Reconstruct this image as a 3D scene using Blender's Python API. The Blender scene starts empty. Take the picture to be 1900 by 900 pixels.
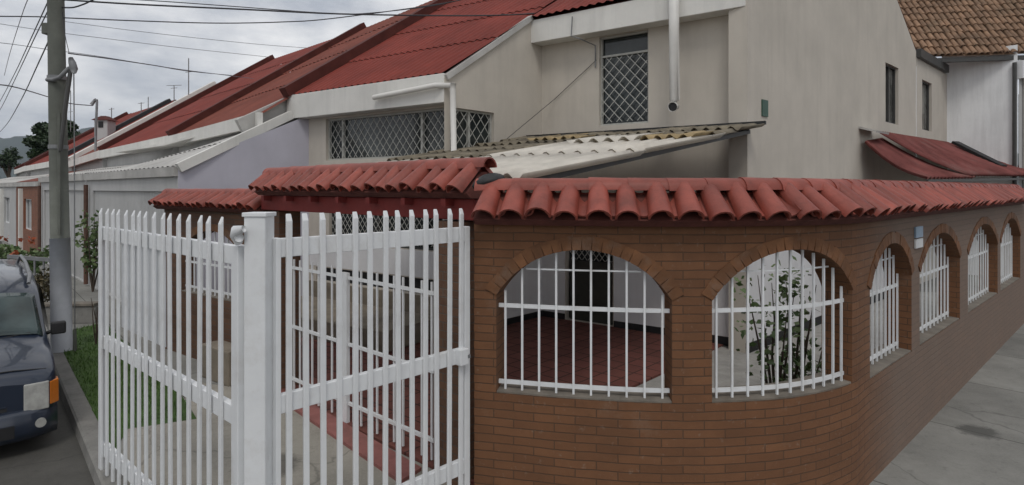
import bpy, math, random
from mathutils import Vector, noise as mnoise
R = random.Random(7)
PI = math.pi
scene = bpy.context.scene
COL = scene.collection
V = Vector

# ------------------------------------------------------------------ survey helpers
F, CX, HY, CH = 1095.0, 950.0, 350.0, 2.5
def W(px, py, Y):
    return V(((px-CX)/F*Y, Y, CH+(HY-py)/F*Y))
def G(px, py, z=0.0):
    Y = (CH-z)*F/(py-HY)
    return V(((px-CX)/F*Y, Y, z))
def on_line(px, A, d):
    """parameter t where A+t*d (plan view) is seen in column px"""
    r = (px-CX)/F
    return (r*A[1]-A[0])/(d[0]-r*d[1])
def zat(py, Y): return CH+(HY-py)/F*Y

# ------------------------------------------------------------------ materials
def new_mat(name):
    m = bpy.data.materials.new(name); m.use_nodes = True
    nt = m.node_tree
    b = nt.nodes['Principled BSDF']
    return m, nt, b
def N(nt, t, **kw):
    n = nt.nodes.new(t)
    for k, v in kw.items(): setattr(n, k, v)
    return n
def mixc(nt, fac, a, b, blend='MIX'):
    n = N(nt, 'ShaderNodeMix', data_type='RGBA', blend_type=blend)
    for i, v in ((0, fac), (6, a), (7, b)):
        if hasattr(v, 'links') or hasattr(v, 'is_linked'): nt.links.new(v, n.inputs[i])
        elif i == 0: n.inputs[0].default_value = v
        else: n.inputs[i].default_value = (*v, 1)
    return n.outputs[2]
def ramp(nt, src, lo, hi, a=0.0, b=1.0):
    n = N(nt, 'ShaderNodeMapRange'); n.clamp = True
    nt.links.new(src, n.inputs[0])
    n.inputs[1].default_value = lo; n.inputs[2].default_value = hi
    n.inputs[3].default_value = a; n.inputs[4].default_value = b
    return n.outputs[0]
def coords(nt, kind='Object', scale=(1,1,1), rot=(0,0,0)):
    tc = N(nt, 'ShaderNodeTexCoord'); mp = N(nt, 'ShaderNodeMapping')
    mp.inputs['Scale'].default_value = scale; mp.inputs['Rotation'].default_value = rot
    nt.links.new(tc.outputs[kind], mp.inputs[0])
    return mp.outputs[0]
def noise(nt, vec, scale, detail=5, rough=.6):
    n = N(nt, 'ShaderNodeTexNoise'); n.inputs['Scale'].default_value = scale
    n.inputs['Detail'].default_value = detail; n.inputs['Roughness'].default_value = rough
    nt.links.new(vec, n.inputs['Vector']); return n.outputs['Fac']
def bump(nt, b, h, strength=.3, dist=.01):
    n = N(nt, 'ShaderNodeBump'); n.inputs['Strength'].default_value = strength
    n.inputs['Distance'].default_value = dist
    nt.links.new(h, n.inputs['Height']); nt.links.new(n.outputs[0], b.inputs['Normal'])
def dk(c, f): return tuple(x*f for x in c)

def plain(name, c, rough=.6, var=.12, scale=6, metal=0.0, dirt=0.0, dirtc=(.12,.09,.06), bmp=.0, island=0.0, spec=.5):
    m, nt, b = new_mat(name)
    v = coords(nt)
    f = noise(nt, v, scale)
    col = mixc(nt, ramp(nt, f, .3, .7), dk(c, 1-var), dk(c, 1+var))
    if island:
        g = N(nt, 'ShaderNodeNewGeometry')
        col = mixc(nt, ramp(nt, g.outputs['Random Per Island'], 0, 1, 0, island), col, dk(c, .45))
    if dirt:
        f2 = noise(nt, v, scale*.45, 8, .7)
        col = mixc(nt, ramp(nt, f2, .52, .75, 0, dirt), col, dirtc)
    nt.links.new(col, b.inputs['Base Color'])
    b.inputs['Roughness'].default_value = rough; b.inputs['Metallic'].default_value = metal
    b.inputs['Specular IOR Level'].default_value = spec
    if bmp:
        bump(nt, b, noise(nt, v, scale*9, 4), bmp, .006)
    return m
def stucco(name, c, streak=.35, streakc=None):
    m, nt, b = new_mat(name)
    v = coords(nt)
    f = noise(nt, v, 1.3, 6)
    col = mixc(nt, ramp(nt, f, .3, .7), dk(c, .90), dk(c, 1.06))
    vs = coords(nt, scale=(2.6, 2.6, .22))
    s = noise(nt, vs, 1.6, 7, .68)
    col = mixc(nt, ramp(nt, s, .48, .74, 0, streak), col, streakc or dk(c, .5))
    sp = noise(nt, v, 9, 6, .75)
    col = mixc(nt, ramp(nt, sp, .58, .78, 0, streak*.8), col, dk(c, .55))
    nt.links.new(col, b.inputs['Base Color'])
    b.inputs['Roughness'].default_value = .9
    bump(nt, b, noise(nt, v, 55, 4), .25, .006)
    return m
def brickm(name, c1, c2, mort, bw=.245, rh=.072, ms=.010, kind='UV', washout=None):
    m, nt, b = new_mat(name)
    v = coords(nt, kind)
    wob = noise(nt, v, 3.0, 3)
    add = N(nt, 'ShaderNodeVectorMath', operation='MULTIPLY_ADD')
    cmb = N(nt, 'ShaderNodeCombineXYZ'); nt.links.new(wob, cmb.inputs[1])
    nt.links.new(cmb.outputs[0], add.inputs[0]); add.inputs[1].default_value = (0, .018, 0)
    nt.links.new(v, add.inputs[2])
    t = N(nt, 'ShaderNodeTexBrick'); nt.links.new(add.outputs[0], t.inputs['Vector'])
    t.inputs['Color1'].default_value = (*c1, 1); t.inputs['Color2'].default_value = (*c2, 1)
    t.inputs['Mortar'].default_value = (*mort, 1)
    t.inputs['Scale'].default_value = 1; t.inputs['Mortar Size'].default_value = ms*.5
    t.inputs['Mortar Smooth'].default_value = .35
    t.inputs['Brick Width'].default_value = bw; t.inputs['Row Height'].default_value = rh
    f = noise(nt, v, 2.2, 8, .7)
    col = mixc(nt, ramp(nt, f, .35, .7, 0, .55), t.outputs['Color'], dk(c1, .45))
    f3 = noise(nt, v, 14, 4, .7)
    col = mixc(nt, ramp(nt, f3, .60, .8, 0, .5), col, (.26, .22, .18))
    f5 = noise(nt, v, .9, 9, .75)
    col = mixc(nt, ramp(nt, f5, .56, .70, 0, .35), col, (.24, .19, .145))
    f6 = noise(nt, v, 1.4, 7, .7)
    col = mixc(nt, ramp(nt, f6, .30, .42, .45, 0), col, dk(c2, .5))
    if washout:  # washed-out sheen of the right-hand wall, put into the brick colour
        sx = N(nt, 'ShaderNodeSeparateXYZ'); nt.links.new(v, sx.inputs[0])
        col = mixc(nt, ramp(nt, sx.outputs[0], washout, washout+1.0, 0, .62), col, (.185, .150, .125))
    nt.links.new(col, b.inputs['Base Color'])
    b.inputs['Roughness'].default_value = .82
    inv = N(nt, 'ShaderNodeMath', operation='SUBTRACT'); inv.inputs[0].default_value = 1
    nt.links.new(t.outputs['Fac'], inv.inputs[1])
    ad = N(nt, 'ShaderNodeMath', operation='MULTIPLY_ADD')
    nt.links.new(noise(nt, v, 40, 4), ad.inputs[0]); ad.inputs[1].default_value = .35
    nt.links.new(inv.outputs[0], ad.inputs[2])
    bump(nt, b, ad.outputs[0], .6, .011)
    return m
def ground_mat(name, c, scale=2.0, var=.25, spots=.4, slab=None, rot=0, stain=None, crack=True, joint=.03):
    m, nt, b = new_mat(name)
    v = coords(nt)
    f = noise(nt, v, scale, 8, .7)
    col = mixc(nt, ramp(nt, f, .3, .7), dk(c, 1-var), dk(c, 1+var))
    f2 = noise(nt, v, scale*9, 6, .75)
    col = mixc(nt, ramp(nt, f2, .55, .75, 0, spots), col, dk(c, .4))
    f4 = noise(nt, v, scale*60, 3, .6)
    col = mixc(nt, ramp(nt, f4, .45, .75, 0, .35), col, dk(c, 1.5))
    h = f2
    if crack:
        vo = N(nt, 'ShaderNodeTexVoronoi', feature='DISTANCE_TO_EDGE')
        wv = N(nt, 'ShaderNodeVectorMath', operation='MULTIPLY_ADD')
        cb = N(nt, 'ShaderNodeTexNoise'); cb.inputs['Scale'].default_value = 4; nt.links.new(v, cb.inputs['Vector'])
        nt.links.new(cb.outputs['Color'], wv.inputs[0]); wv.inputs[1].default_value = (.3,.3,0); nt.links.new(v, wv.inputs[2])
        nt.links.new(wv.outputs[0], vo.inputs['Vector']); vo.inputs['Scale'].default_value = .45
        col = mixc(nt, ramp(nt, vo.outputs['Distance'], .001, .006, .45, 0), col, dk(c, .3))
    if slab:
        v2 = coords(nt, rot=(0,0,rot))
        t = N(nt, 'ShaderNodeTexBrick'); t.offset = 0
        nt.links.new(v2, t.inputs['Vector'])
        t.inputs['Scale'].default_value = 1; t.inputs['Brick Width'].default_value = slab[0]
        t.inputs['Row Height'].default_value = slab[1]; t.inputs['Mortar Size'].default_value = joint*.4
        t.inputs['Color1'].default_value = (1,1,1,1); t.inputs['Color2'].default_value = (.78,.78,.78,1)
        t.inputs['Mortar'].default_value = (.3,.3,.28,1)
        col = mixc(nt, 1.0, col, t.outputs['Color'], 'MULTIPLY')
    if stain:
        for (sx, sy, sr) in stain:
            d = N(nt, 'ShaderNodeVectorMath', operation='DISTANCE'); nt.links.new(v, d.inputs[0])
            d.inputs[1].default_value = (sx, sy, 0)
            a = N(nt, 'ShaderNodeMath', operation='MULTIPLY_ADD'); nt.links.new(f2, a.inputs[0])
            a.inputs[1].default_value = .35; nt.links.new(d.outputs['Value'], a.inputs[2])
            col = mixc(nt, ramp(nt, a.outputs[0], sr*.7+.17, sr+.19, .72, 0), col, dk(c, .25))
    nt.links.new(col, b.inputs['Base Color']); b.inputs['Roughness'].default_value = .9
    bump(nt, b, h, .3, .012)
    return m
def glass(name, c=(.02,.025,.025), rough=.08):
    m, nt, b = new_mat(name)
    v = coords(nt); f = noise(nt, v, 1.6, 4)
    nt.links.new(mixc(nt, ramp(nt, f, .35, .65), dk(c, .5), dk(c, 1.7)), b.inputs['Base Color'])
    b.inputs['Roughness'].default_value = rough; b.inputs['Specular IOR Level'].default_value = .5
    return m
def leafm(name, a, b_, c_=None):
    m, nt, b = new_mat(name)
    g = N(nt, 'ShaderNodeNewGeometry')
    col = mixc(nt, g.outputs['Random Per Island'], a, b_)
    nt.links.new(col, b.inputs['Base Color']); b.inputs['Roughness'].default_value = .55
    return m

M = {}
M['brick'] = brickm('painted_brick', (.195,.086,.037), (.148,.064,.027), (.088,.046,.024), bw=.31, rh=.064, washout=3.35)
M['brick_dark'] = brickm('old_brick', (.150,.075,.042), (.105,.052,.030), (.10,.085,.07))
M['voussoir'] = plain('arch_brick', (.185,.080,.032), .8, .3, 7, dirt=.5, dirtc=(.2,.17,.14), bmp=.4, island=.6)
M['bed'] = plain('red_washed_mortar', (.11,.034,.026), .95, .3, 8, bmp=.4)
M['mortar'] = plain('sill_mortar', (.17,.15,.125), .9, .3, 6, bmp=.4, dirt=.5)
M['tile'] = plain('red_barrel_tile', (.285,.066,.045), .5, .28, 7, dirt=.55, dirtc=(.07,.028,.022), bmp=.35, island=.55, spec=.4)
M['tile_orange'] = plain('old_clay_tile', (.25,.150,.090), .85, .45, 3.0, dirt=.75, dirtc=(.12,.09,.055), bmp=.5, island=.5)
M['roof_red'] = plain('red_painted_sheet', (.185,.036,.026), .6, .2, 1.4, dirt=.35, dirtc=(.075,.022,.018), bmp=.15, spec=.15)
M['roof_brown'] = plain('faded_red_sheet', (.175,.052,.036), .7, .22, 1.3, dirt=.4, dirtc=(.1,.04,.03), bmp=.15, spec=.15)
M['roof_dark'] = plain('dark_red_cap', (.085,.025,.02), .7, .25, 3, dirt=.3, dirtc=(.04,.02,.02), spec=.15)
M['roof_black'] = plain('black_tar_cap', (.02,.021,.023), .7, .3, 3)
M['roof_grey'] = plain('grey_cement_sheet', (.43,.42,.40), .85, .18, 1.5, dirt=.5, dirtc=(.2,.18,.16), bmp=.2)
M['canopy_red'] = plain('red_weathered_sheet', (.175,.058,.052), .75, .35, 2.0, dirt=.8, dirtc=(.17,.13,.115), bmp=.2, spec=.15)
M['sheet_white'] = plain('white_fibre_sheet', (.72,.68,.61), .6, .16, 2.2, dirt=.5, dirtc=(.27,.23,.17), bmp=.15)
def make_translucent(m, f):
    nt = m.node_tree; b = nt.nodes['Principled BSDF']; o = nt.nodes['Material Output']
    t = N(nt, 'ShaderNodeBsdfTranslucent'); t.inputs[0].default_value = (.72,.68,.6,1)
    mx = N(nt, 'ShaderNodeMixShader'); mx.inputs[0].default_value = f
    nt.links.new(b.outputs[0], mx.inputs[1]); nt.links.new(t.outputs[0], mx.inputs[2]); nt.links.new(mx.outputs[0], o.inputs[0])
make_translucent(M['sheet_white'], .30)
M['sheet_moss'] = plain('mossy_old_sheet', (.17,.145,.105), .9, .45, 2.6, dirt=.75, dirtc=(.05,.045,.028), bmp=.4)
M['white_wall'] = stucco('off_white_stucco', (.52,.48,.42), .20)
M['bright_wall'] = stucco('bright_stucco', (.80,.815,.82), .30, (.30,.30,.30))
M['lilac_wall'] = stucco('lilac_plaster', (.47,.46,.52), .12)
M['fascia'] = stucco('white_fascia_paint', (.68,.67,.635), .25)
M['grey_wall'] = stucco('pale_grey_plaster', (.46,.46,.455), .22)
M['beam_red'] = plain('red_painted_beam', (.185,.034,.030), .6, .18, 4, dirt=.3, dirtc=(.07,.02,.02), spec=.15)
M['white_paint'] = plain('white_gloss_paint', (.72,.735,.745), .38, .05, 5, dirt=.42, dirtc=(.36,.32,.27))
M['white_pvc'] = plain('white_pvc', (.62,.61,.58), .5, .06, 3, dirt=.25, dirtc=(.4,.36,.3))
M['lattice'] = plain('grey_lattice_paint', (.40,.40,.37), .5, .1, 5)
M['frame_dark'] = plain('dark_steel_frame', (.05,.05,.048), .5, .2, 5)
M['black'] = plain('black_paint', (.012,.012,.013), .6, .3, 6)
M['rubber'] = plain('rubber', (.018,.018,.018), .8, .2, 10)
M['glass'] = glass('window_glass')
M['glass_car'] = glass('windscreen_glass', (.03,.045,.045), .05)
M['glass_pale'] = glass('curtained_glass', (.13,.13,.12), .15)
M['sheet_ochre'] = plain('ochre_stained_sheet', (.30,.225,.12), .9, .4, 2.6, dirt=.6, dirtc=(.10,.07,.04), bmp=.3)
M['tan'] = plain('tan_stone', (.21,.18,.14), .9, .3, 2.5, dirt=.4, bmp=.4)
M['door'] = plain('varnished_door', (.030,.030,.022), .5, .3, 3)
M['orange_brick'] = brickm('orange_brick', (.27,.10,.05), (.20,.075,.04), (.18,.14,.11))
M['concrete'] = ground_mat('driveway_concrete', (.29,.272,.235), 1.2, .22, .5, stain=[(-1.3,5.9,.35),(-2.2,5.3,.3)])
M['sidewalk'] = ground_mat('sidewalk_concrete', (.215,.212,.195), .9, .33, .65, slab=(1.9,60), rot=-math.atan2(1,1.087), joint=.02, stain=[(4.80,6.08,.20)])
M['asphalt'] = ground_mat('asphalt', (.070,.067,.060), 1.6, .3, .5, crack=True)
M['kerb'] = ground_mat('kerb_concrete', (.19,.185,.172), 3, .3, .6, crack=False)
M['redtile'] = ground_mat('red_floor_tile', (.165,.055,.042), 1.6, .2, .3, slab=(.3,.3), rot=.75, crack=False, joint=.03)
M['pinkborder'] = plain('pink_floor_border', (.26,.10,.088), .8, .2, 5, dirt=.4, bmp=.2)
M['gravel'] = ground_mat('garden_gravel', (.30,.29,.27), 4, .25, .5, crack=False)
M['soil'] = ground_mat('soil_ground', (.12,.10,.07), 1.5, .3, .4, crack=False)
M['grassbed'] = plain('lawn_soil', (.045,.085,.018), .95, .35, 3, bmp=.5)
M['grass'] = leafm('grass_blade', (.040,.105,.014), (.085,.155,.03))
M['leaf'] = leafm('shrub_leaf', (.055,.105,.03), (.14,.19,.075))
M['leaf_dark'] = leafm('tree_leaf', (.012,.030,.012), (.035,.062,.022))
M['leaf_brown'] = leafm('dry_shrub_leaf', (.05,.05,.02), (.10,.075,.035))
M['flower'] = leafm('red_flower', (.35,.04,.02), (.40,.10,.03))
M['bark'] = plain('bark', (.075,.055,.04), .9, .3, 8, bmp=.5)
M['pole'] = plain('weathered_concrete_pole', (.125,.132,.115), .9, .22, 2.5, dirt=.5, dirtc=(.07,.08,.055), bmp=.3)
M['pole_white'] = plain('pole_white_paint', (.44,.46,.50), .75, .1, 4, dirt=.35, dirtc=(.26,.26,.26))
M['steel'] = plain('galvanised_steel', (.20,.205,.21), .5, .2, 6, metal=.3)
M['cable'] = plain('cable_sheath', (.03,.03,.035), .6, .1, 5)
M['cable_pale'] = plain('pale_cable', (.16,.17,.19), .6, .1, 5)
M['van'] = plain('dark_blue_paint', (.013,.021,.040), .28, .08, 3, dirt=.2, dirtc=(.06,.06,.06))
M['van'].node_tree.nodes['Principled BSDF'].inputs['Coat Weight'].default_value = .6
M['lens'] = plain('lamp_lens', (.36,.36,.34), .12, .2, 14)
M['amber'] = plain('amber_lens', (.55,.16,.02), .2, .1, 10)
M['silver'] = plain('silver_paint', (.42,.44,.47), .35, .08, 4)
M['plaque'] = plain('green_enamel', (.022,.075,.05), .45, .15, 10)
M['sign_blue'] = plain('blue_enamel', (.28,.37,.47), .5, .1, 10)
M['hill'] = plain('hill_woodland', (.030,.045,.035), .95, .4, .006)
M['brown_pipe'] = plain('rusty_pipe', (.10,.05,.035), .8, .3, 6)
M['beige'] = plain('beige_shutter', (.34,.26,.15), .7, .15, 3, dirt=.3)

# ------------------------------------------------------------------ mesh builder
WL = {}
class MB:
    def __init__(s): s.v = []; s.f = []; s.uv = []
    def vert(s, p): s.v.append(V(p)); return len(s.v)-1
    def face(s, pts, uv=None):
        i = [s.vert(p) for p in pts]; s.f.append(i); s.uv.append(uv or [(0,0)]*len(pts))
    def quads(s, grid, closed=False, uvg=None):
        """grid: list of rows of points, shared verts"""
        n = len(grid[0]); b = len(s.v)
        for r in grid:
            for p in r: s.v.append(V(p))
        for j in range(len(grid)-1):
            for i in range(n if closed else n-1):
                k = (i+1) % n
                s.f.append([b+j*n+i, b+j*n+k, b+(j+1)*n+k, b+(j+1)*n+i])
                s.uv.append([uvg[j][i], uvg[j][k], uvg[j+1][k], uvg[j+1][i]] if uvg else [(0,0)]*4)
    def hexa(s, p):
        """8 points: bottom 4 ccw then top 4"""
        b = len(s.v); s.v += [V(q) for q in p]
        for f in ((3,2,1,0),(4,5,6,7),(0,1,5,4),(1,2,6,5),(2,3,7,6),(3,0,4,7)):
            s.f.append([b+i for i in f]); s.uv.append([(0,0)]*4)
    def box(s, c, x, y, z, hx, hy, hz):
        c, x, y, z = V(c), V(x), V(y), V(z)
        P = [c+x*(sx*hx)+y*(sy*hy)+z*(sz*hz) for sz in (-1,1) for sx, sy in ((-1,-1),(1,-1),(1,1),(-1,1))]
        s.hexa(P)
    def abox(s, a, b):
        a, b = V(a), V(b); c = (a+b)/2
        s.box(c, (1,0,0), (0,1,0), (0,0,1), (b.x-a.x)/2, (b.y-a.y)/2, (b.z-a.z)/2)
    def bar(s, p, q, w, h=None, up=(0,0,1)):
        p, q = V(p), V(q); d = (q-p)
        if d.length < 1e-6: return
        L = d.length; d.normalize(); up = V(up)
        if abs(d.dot(up)) > .98: up = V((1,0,0))
        x = d.cross(up).normalized(); y = x.cross(d).normalized()
        s.box((p+q)/2, x, d, y, w/2, L/2, (h or w)/2)
    def tube(s, pts, r, n=8, cap=True):
        pts = [V(p) for p in pts]; rows = []
        for i, p in enumerate(pts):
            d = (pts[min(i+1, len(pts)-1)]-pts[max(i-1, 0)]).normalized()
            up = V((0,0,1)) if abs(d.z) < .95 else V((1,0,0))
            x = d.cross(up).normalized(); y = x.cross(d)
            rr = r[i] if isinstance(r, (list, tuple)) else r
            rows.append([p+(x*math.cos(2*PI*k/n)+y*math.sin(2*PI*k/n))*rr for k in range(n)])
        b = len(s.v); s.quads(rows, True)
        if cap:
            s.f.append([b+k for k in range(n)]); s.uv.append([(0,0)]*n)
            e = b+(len(rows)-1)*n
            s.f.append([e+k for k in reversed(range(n))]); s.uv.append([(0,0)]*n)
    def build(s, name, mat, parent=None, origin=None, smooth=False, bevel=0, solid=0):
        pw = WL.get(parent.name, V((0,0,0))) if parent else V((0,0,0))
        o3 = V(origin) if origin is not None else pw
        me = bpy.data.meshes.new(name)
        me.from_pydata([tuple(v-o3) for v in s.v], [], s.f)
        uvl = me.uv_layers.new(name='UVMap'); k = 0
        flat = []
        for u in s.uv:
            for q in u: flat += [q[0], q[1]]
        if len(flat) == len(uvl.data)*2: uvl.data.foreach_set('uv', flat)
        me.materials.append(mat); me.validate(); me.update()
        if smooth: me.polygons.foreach_set('use_smooth', [True]*len(me.polygons))
        o = bpy.data.objects.new(name, me); COL.objects.link(o)
        if parent: o.parent = parent
        o.location = o3-pw; WL[o.name] = o3
        if solid:
            md = o.modifiers.new('solid', 'SOLIDIFY'); md.thickness = solid; md.offset = -1
        if bevel:
            md = o.modifiers.new('bevel', 'BEVEL'); md.width = bevel; md.segments = 2; md.limit_method = 'ANGLE'
        return o
def tag(o, label=None, cat=None, group=None, kind=None):
    if label: o['label'] = label
    if cat: o['category'] = cat
    if group: o['group'] = group
    if kind: o['kind'] = kind
    return o
def thing(name, loc, label, cat, group=None):
    o = bpy.data.objects.new(name, None); COL.objects.link(o); o.location = loc
    o.empty_display_size = .2
    WL[o.name] = V(loc); return tag(o, label, cat, group)
def dup(o, parent, origin):
    c = o.copy(); COL.objects.link(c); c.parent = parent
    pw = WL[parent.name] if parent else V((0,0,0))
    c.location = V(origin)-pw; WL[c.name] = V(origin); return c

# ------------------------------------------------------------------ plan paths
class Path:
    def __init__(s, ctrl, spline=False, step=.04):
        pts = [V((p[0], p[1])) for p in ctrl]
        if spline:
            out = []
            e = [pts[0]*2-pts[1]]+pts+[pts[-1]*2-pts[-2]]
            for i in range(1, len(e)-2):
                p0, p1, p2, p3 = e[i-1], e[i], e[i+1], e[i+2]
                n = max(2, int((p2-p1).length/step))
                for k in range(n):
                    t = k/n
                    out.append(.5*((2*p1)+(p2-p0)*t+(2*p0-5*p1+4*p2-p3)*t*t+(3*p1-p0-3*p2+p3)*t**3))
            out.append(pts[-1]); pts = out
        s.p = pts; s.s = [0]
        for a, b in zip(pts, pts[1:]): s.s.append(s.s[-1]+(b-a).length)
        s.L = s.s[-1]
    def at(s, x):
        if x <= 0: return s.p[0]+(s.p[1]-s.p[0]).normalized()*x
        if x >= s.L: return s.p[-1]+(s.p[-1]-s.p[-2]).normalized()*(x-s.L)
        import bisect
        i = min(bisect.bisect_right(s.s, x)-1, len(s.p)-2)
        t = (x-s.s[i])/(s.s[i+1]-s.s[i]); return s.p[i].lerp(s.p[i+1], t)
    def tan(s, x, h=.06):
        return (s.at(x+h)-s.at(x-h)).normalized()
    def map(s, x, off, z):
        p = s.at(x); t = s.tan(x)
        return V((p.x+t.y*off, p.y-t.x*off, z))
    def find(s, px):
        r = (px-CX)/F
        prev = None
        for i in range(2001):
            x = -0.5+(s.L+1.0)*i/2000; p = s.at(x); d = p.x/p.y-r
            if prev is not None and prev < 0 <= d: return x
            prev = d
        return s.L

def arch_z(x, s0, s1, spring, rise):
    m = (s0+s1)/2; h = (s1-s0)/2; u = max(-1, min(1, (x-m)/h))
    rad = (h*h+rise*rise)/(2*rise)
    return spring+rise-rad+math.sqrt(max(0, rad*rad-(u*h)**2))

def brick_wall(path, z1, thick, wins, parent, s0=0, s1=None, mat='brick'):
    """front face lies on the path, body reaches 'thick' behind it; wins = (sa, sb, sill, spring, rise)"""
    s1 = path.L if s1 is None else s1
    br = {s0, s1}
    x = s0
    while x < s1: br.add(round(x, 4)); x += .10
    for w in wins:
        for k in range(33):
            a = PI*k/32; br.add((w[0]+w[1])/2-(w[1]-w[0])/2*math.cos(a))
    br = sorted(b for b in br if s0-1e-6 <= b <= s1+1e-6)
    br = [b for i, b in enumerate(br) if i == 0 or b-br[i-1] > 1e-4]
    mb = MB()
    def q(a, b, za0, za1, zb0, zb1, off, flip=False):
        P = [path.map(a, off, za0), path.map(b, off, zb0), path.map(b, off, zb1), path.map(a, off, za1)]
        U = [(a, za0), (b, zb0), (b, zb1), (a, za1)]
        if flip: P.reverse(); U.reverse()
        mb.face(P, U)
    for a, b in zip(br, br[1:]):
        m = (a+b)/2
        w = next((w for w in wins if w[0] <= m <= w[1]), None)
        for off, fl in ((0, False), (-thick, True)):
            if not w: q(a, b, 0, z1, 0, z1, off, fl)
            else:
                za, zb = arch_z(a, w[0], w[1], w[3], w[4]), arch_z(b, w[0], w[1], w[3], w[4])
                q(a, b, 0, w[2], 0, w[2], off, fl)
                q(a, b, za, z1, zb, z1, off, fl)
        if w:
            za, zb = arch_z(a, w[0], w[1], w[3], w[4]), arch_z(b, w[0], w[1], w[3], w[4])
            mb.face([path.map(a, 0, za), path.map(b, 0, zb), path.map(b, -thick, zb), path.map(a, -thick, za)],
                    [(0, a), (0, b), (thick, b), (thick, a)])
            mb.face([path.map(a, 0, w[2]), path.map(a, -thick, w[2]), path.map(b, -thick, w[2]), path.map(b, 0, w[2])],
                    [(0, a), (thick, a), (thick, b), (0, b)])
        mb.face([path.map(a, 0, z1), path.map(b, 0, z1), path.map(b, -thick, z1), path.map(a, -thick, z1)])
    for e in (s0, s1):
        mb.face([path.map(e, 0, 0), path.map(e, -thick, 0), path.map(e, -thick, z1), path.map(e, 0, z1)],
                [(0, 0), (thick, 0), (thick, z1), (0, z1)])
    for w in wins:
        for e in (w[0], w[1]):
            mb.face([path.map(e, 0, w[2]), path.map(e, -thick, w[2]), path.map(e, -thick, w[3]), path.map(e, 0, w[3])],
                    [(.12, w[2]), (.12+thick, w[2]), (.12+thick, w[3]), (.12, w[3])])
    return mb.build('brickwork', M[mat], parent)

def arch_trim(path, w, parent, depth=.10):
    """one ring of bricks on edge round the arch, a little proud of the wall"""
    s0, s1, sill, spring, rise = w
    m, h = (s0+s1)/2, (s1-s0)/2
    pts = []
    for k in range(201):
        a = PI*k/200; x = m-h*math.cos(a); pts.append((x, arch_z(x, s0, s1, spring, rise)))
    L = [0]
    for a, b in zip(pts, pts[1:]): L.append(L[-1]+math.hypot(b[0]-a[0], b[1]-a[1]))
    n = int(L[-1]/.068)
    def at(l):
        i = 0
        while i < len(L)-2 and L[i+1] < l: i += 1
        t = (l-L[i])/max(1e-9, L[i+1]-L[i])
        return (pts[i][0]+(pts[i+1][0]-pts[i][0])*t, pts[i][1]+(pts[i+1][1]-pts[i][1])*t)
    mb = MB()
    for k in range(n):
        a, b = at(L[-1]*(k+.07)/n), at(L[-1]*(k+.93)/n)
        tx, tz = b[0]-a[0], b[1]-a[1]; l = math.hypot(tx, tz); nx, nz = -tz/l, tx/l
        pr = .006+R.random()*.006
        dd = depth+R.uniform(-.006, .006)
        sp = 1.06
        a2 = (a[0]+nx*dd-tx*(sp-1)*3, a[1]+nz*dd-tz*(sp-1)*3); b2 = (b[0]+nx*dd+tx*(sp-1)*3, b[1]+nz*dd+tz*(sp-1)*3)
        P = [path.map(q[0], o, q[1]) for o in (-.02, pr) for q in (a, b, b2, a2)]
        mb.hexa(P)
    return mb.build('arch_trim', M['voussoir'], parent)

def half_tile(mb, a, b, side, ra, rb, thick=.014, up_sign=1, n=8):
    """barrel tile from a (upper) to b (lower), open below (or above for channels)"""
    a, b, side = V(a), V(b), V(side).normalized()
    d = (b-a).normalized(); up = side.cross(d)
    if up.z < 0: up = -up
    up = up*up_sign
    def ring(c, r): return [c+side*(math.cos(PI*k/n)*r)+up*(math.sin(PI*k/n)*r) for k in range(n+1)]
    o1, o2, i1, i2 = ring(a, ra), ring(b, rb), ring(a, ra-thick), ring(b, rb-thick)
    base = len(mb.v); m = n+1
    for rr in (o1, o2, i2, i1):
        for p in rr: mb.v.append(p)
    for j in range(4):
        for i in range(n):
            j2 = (j+1) % 4
            mb.f.append([base+j*m+i, base+j*m+i+1, base+j2*m+i+1, base+j2*m+i]); mb.uv.append([(0,0)]*4)
    for i in (0, n):
        mb.f.append([base+i, base+m+i, base+2*m+i, base+3*m+i]); mb.uv.append([(0,0)]*4)

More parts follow.
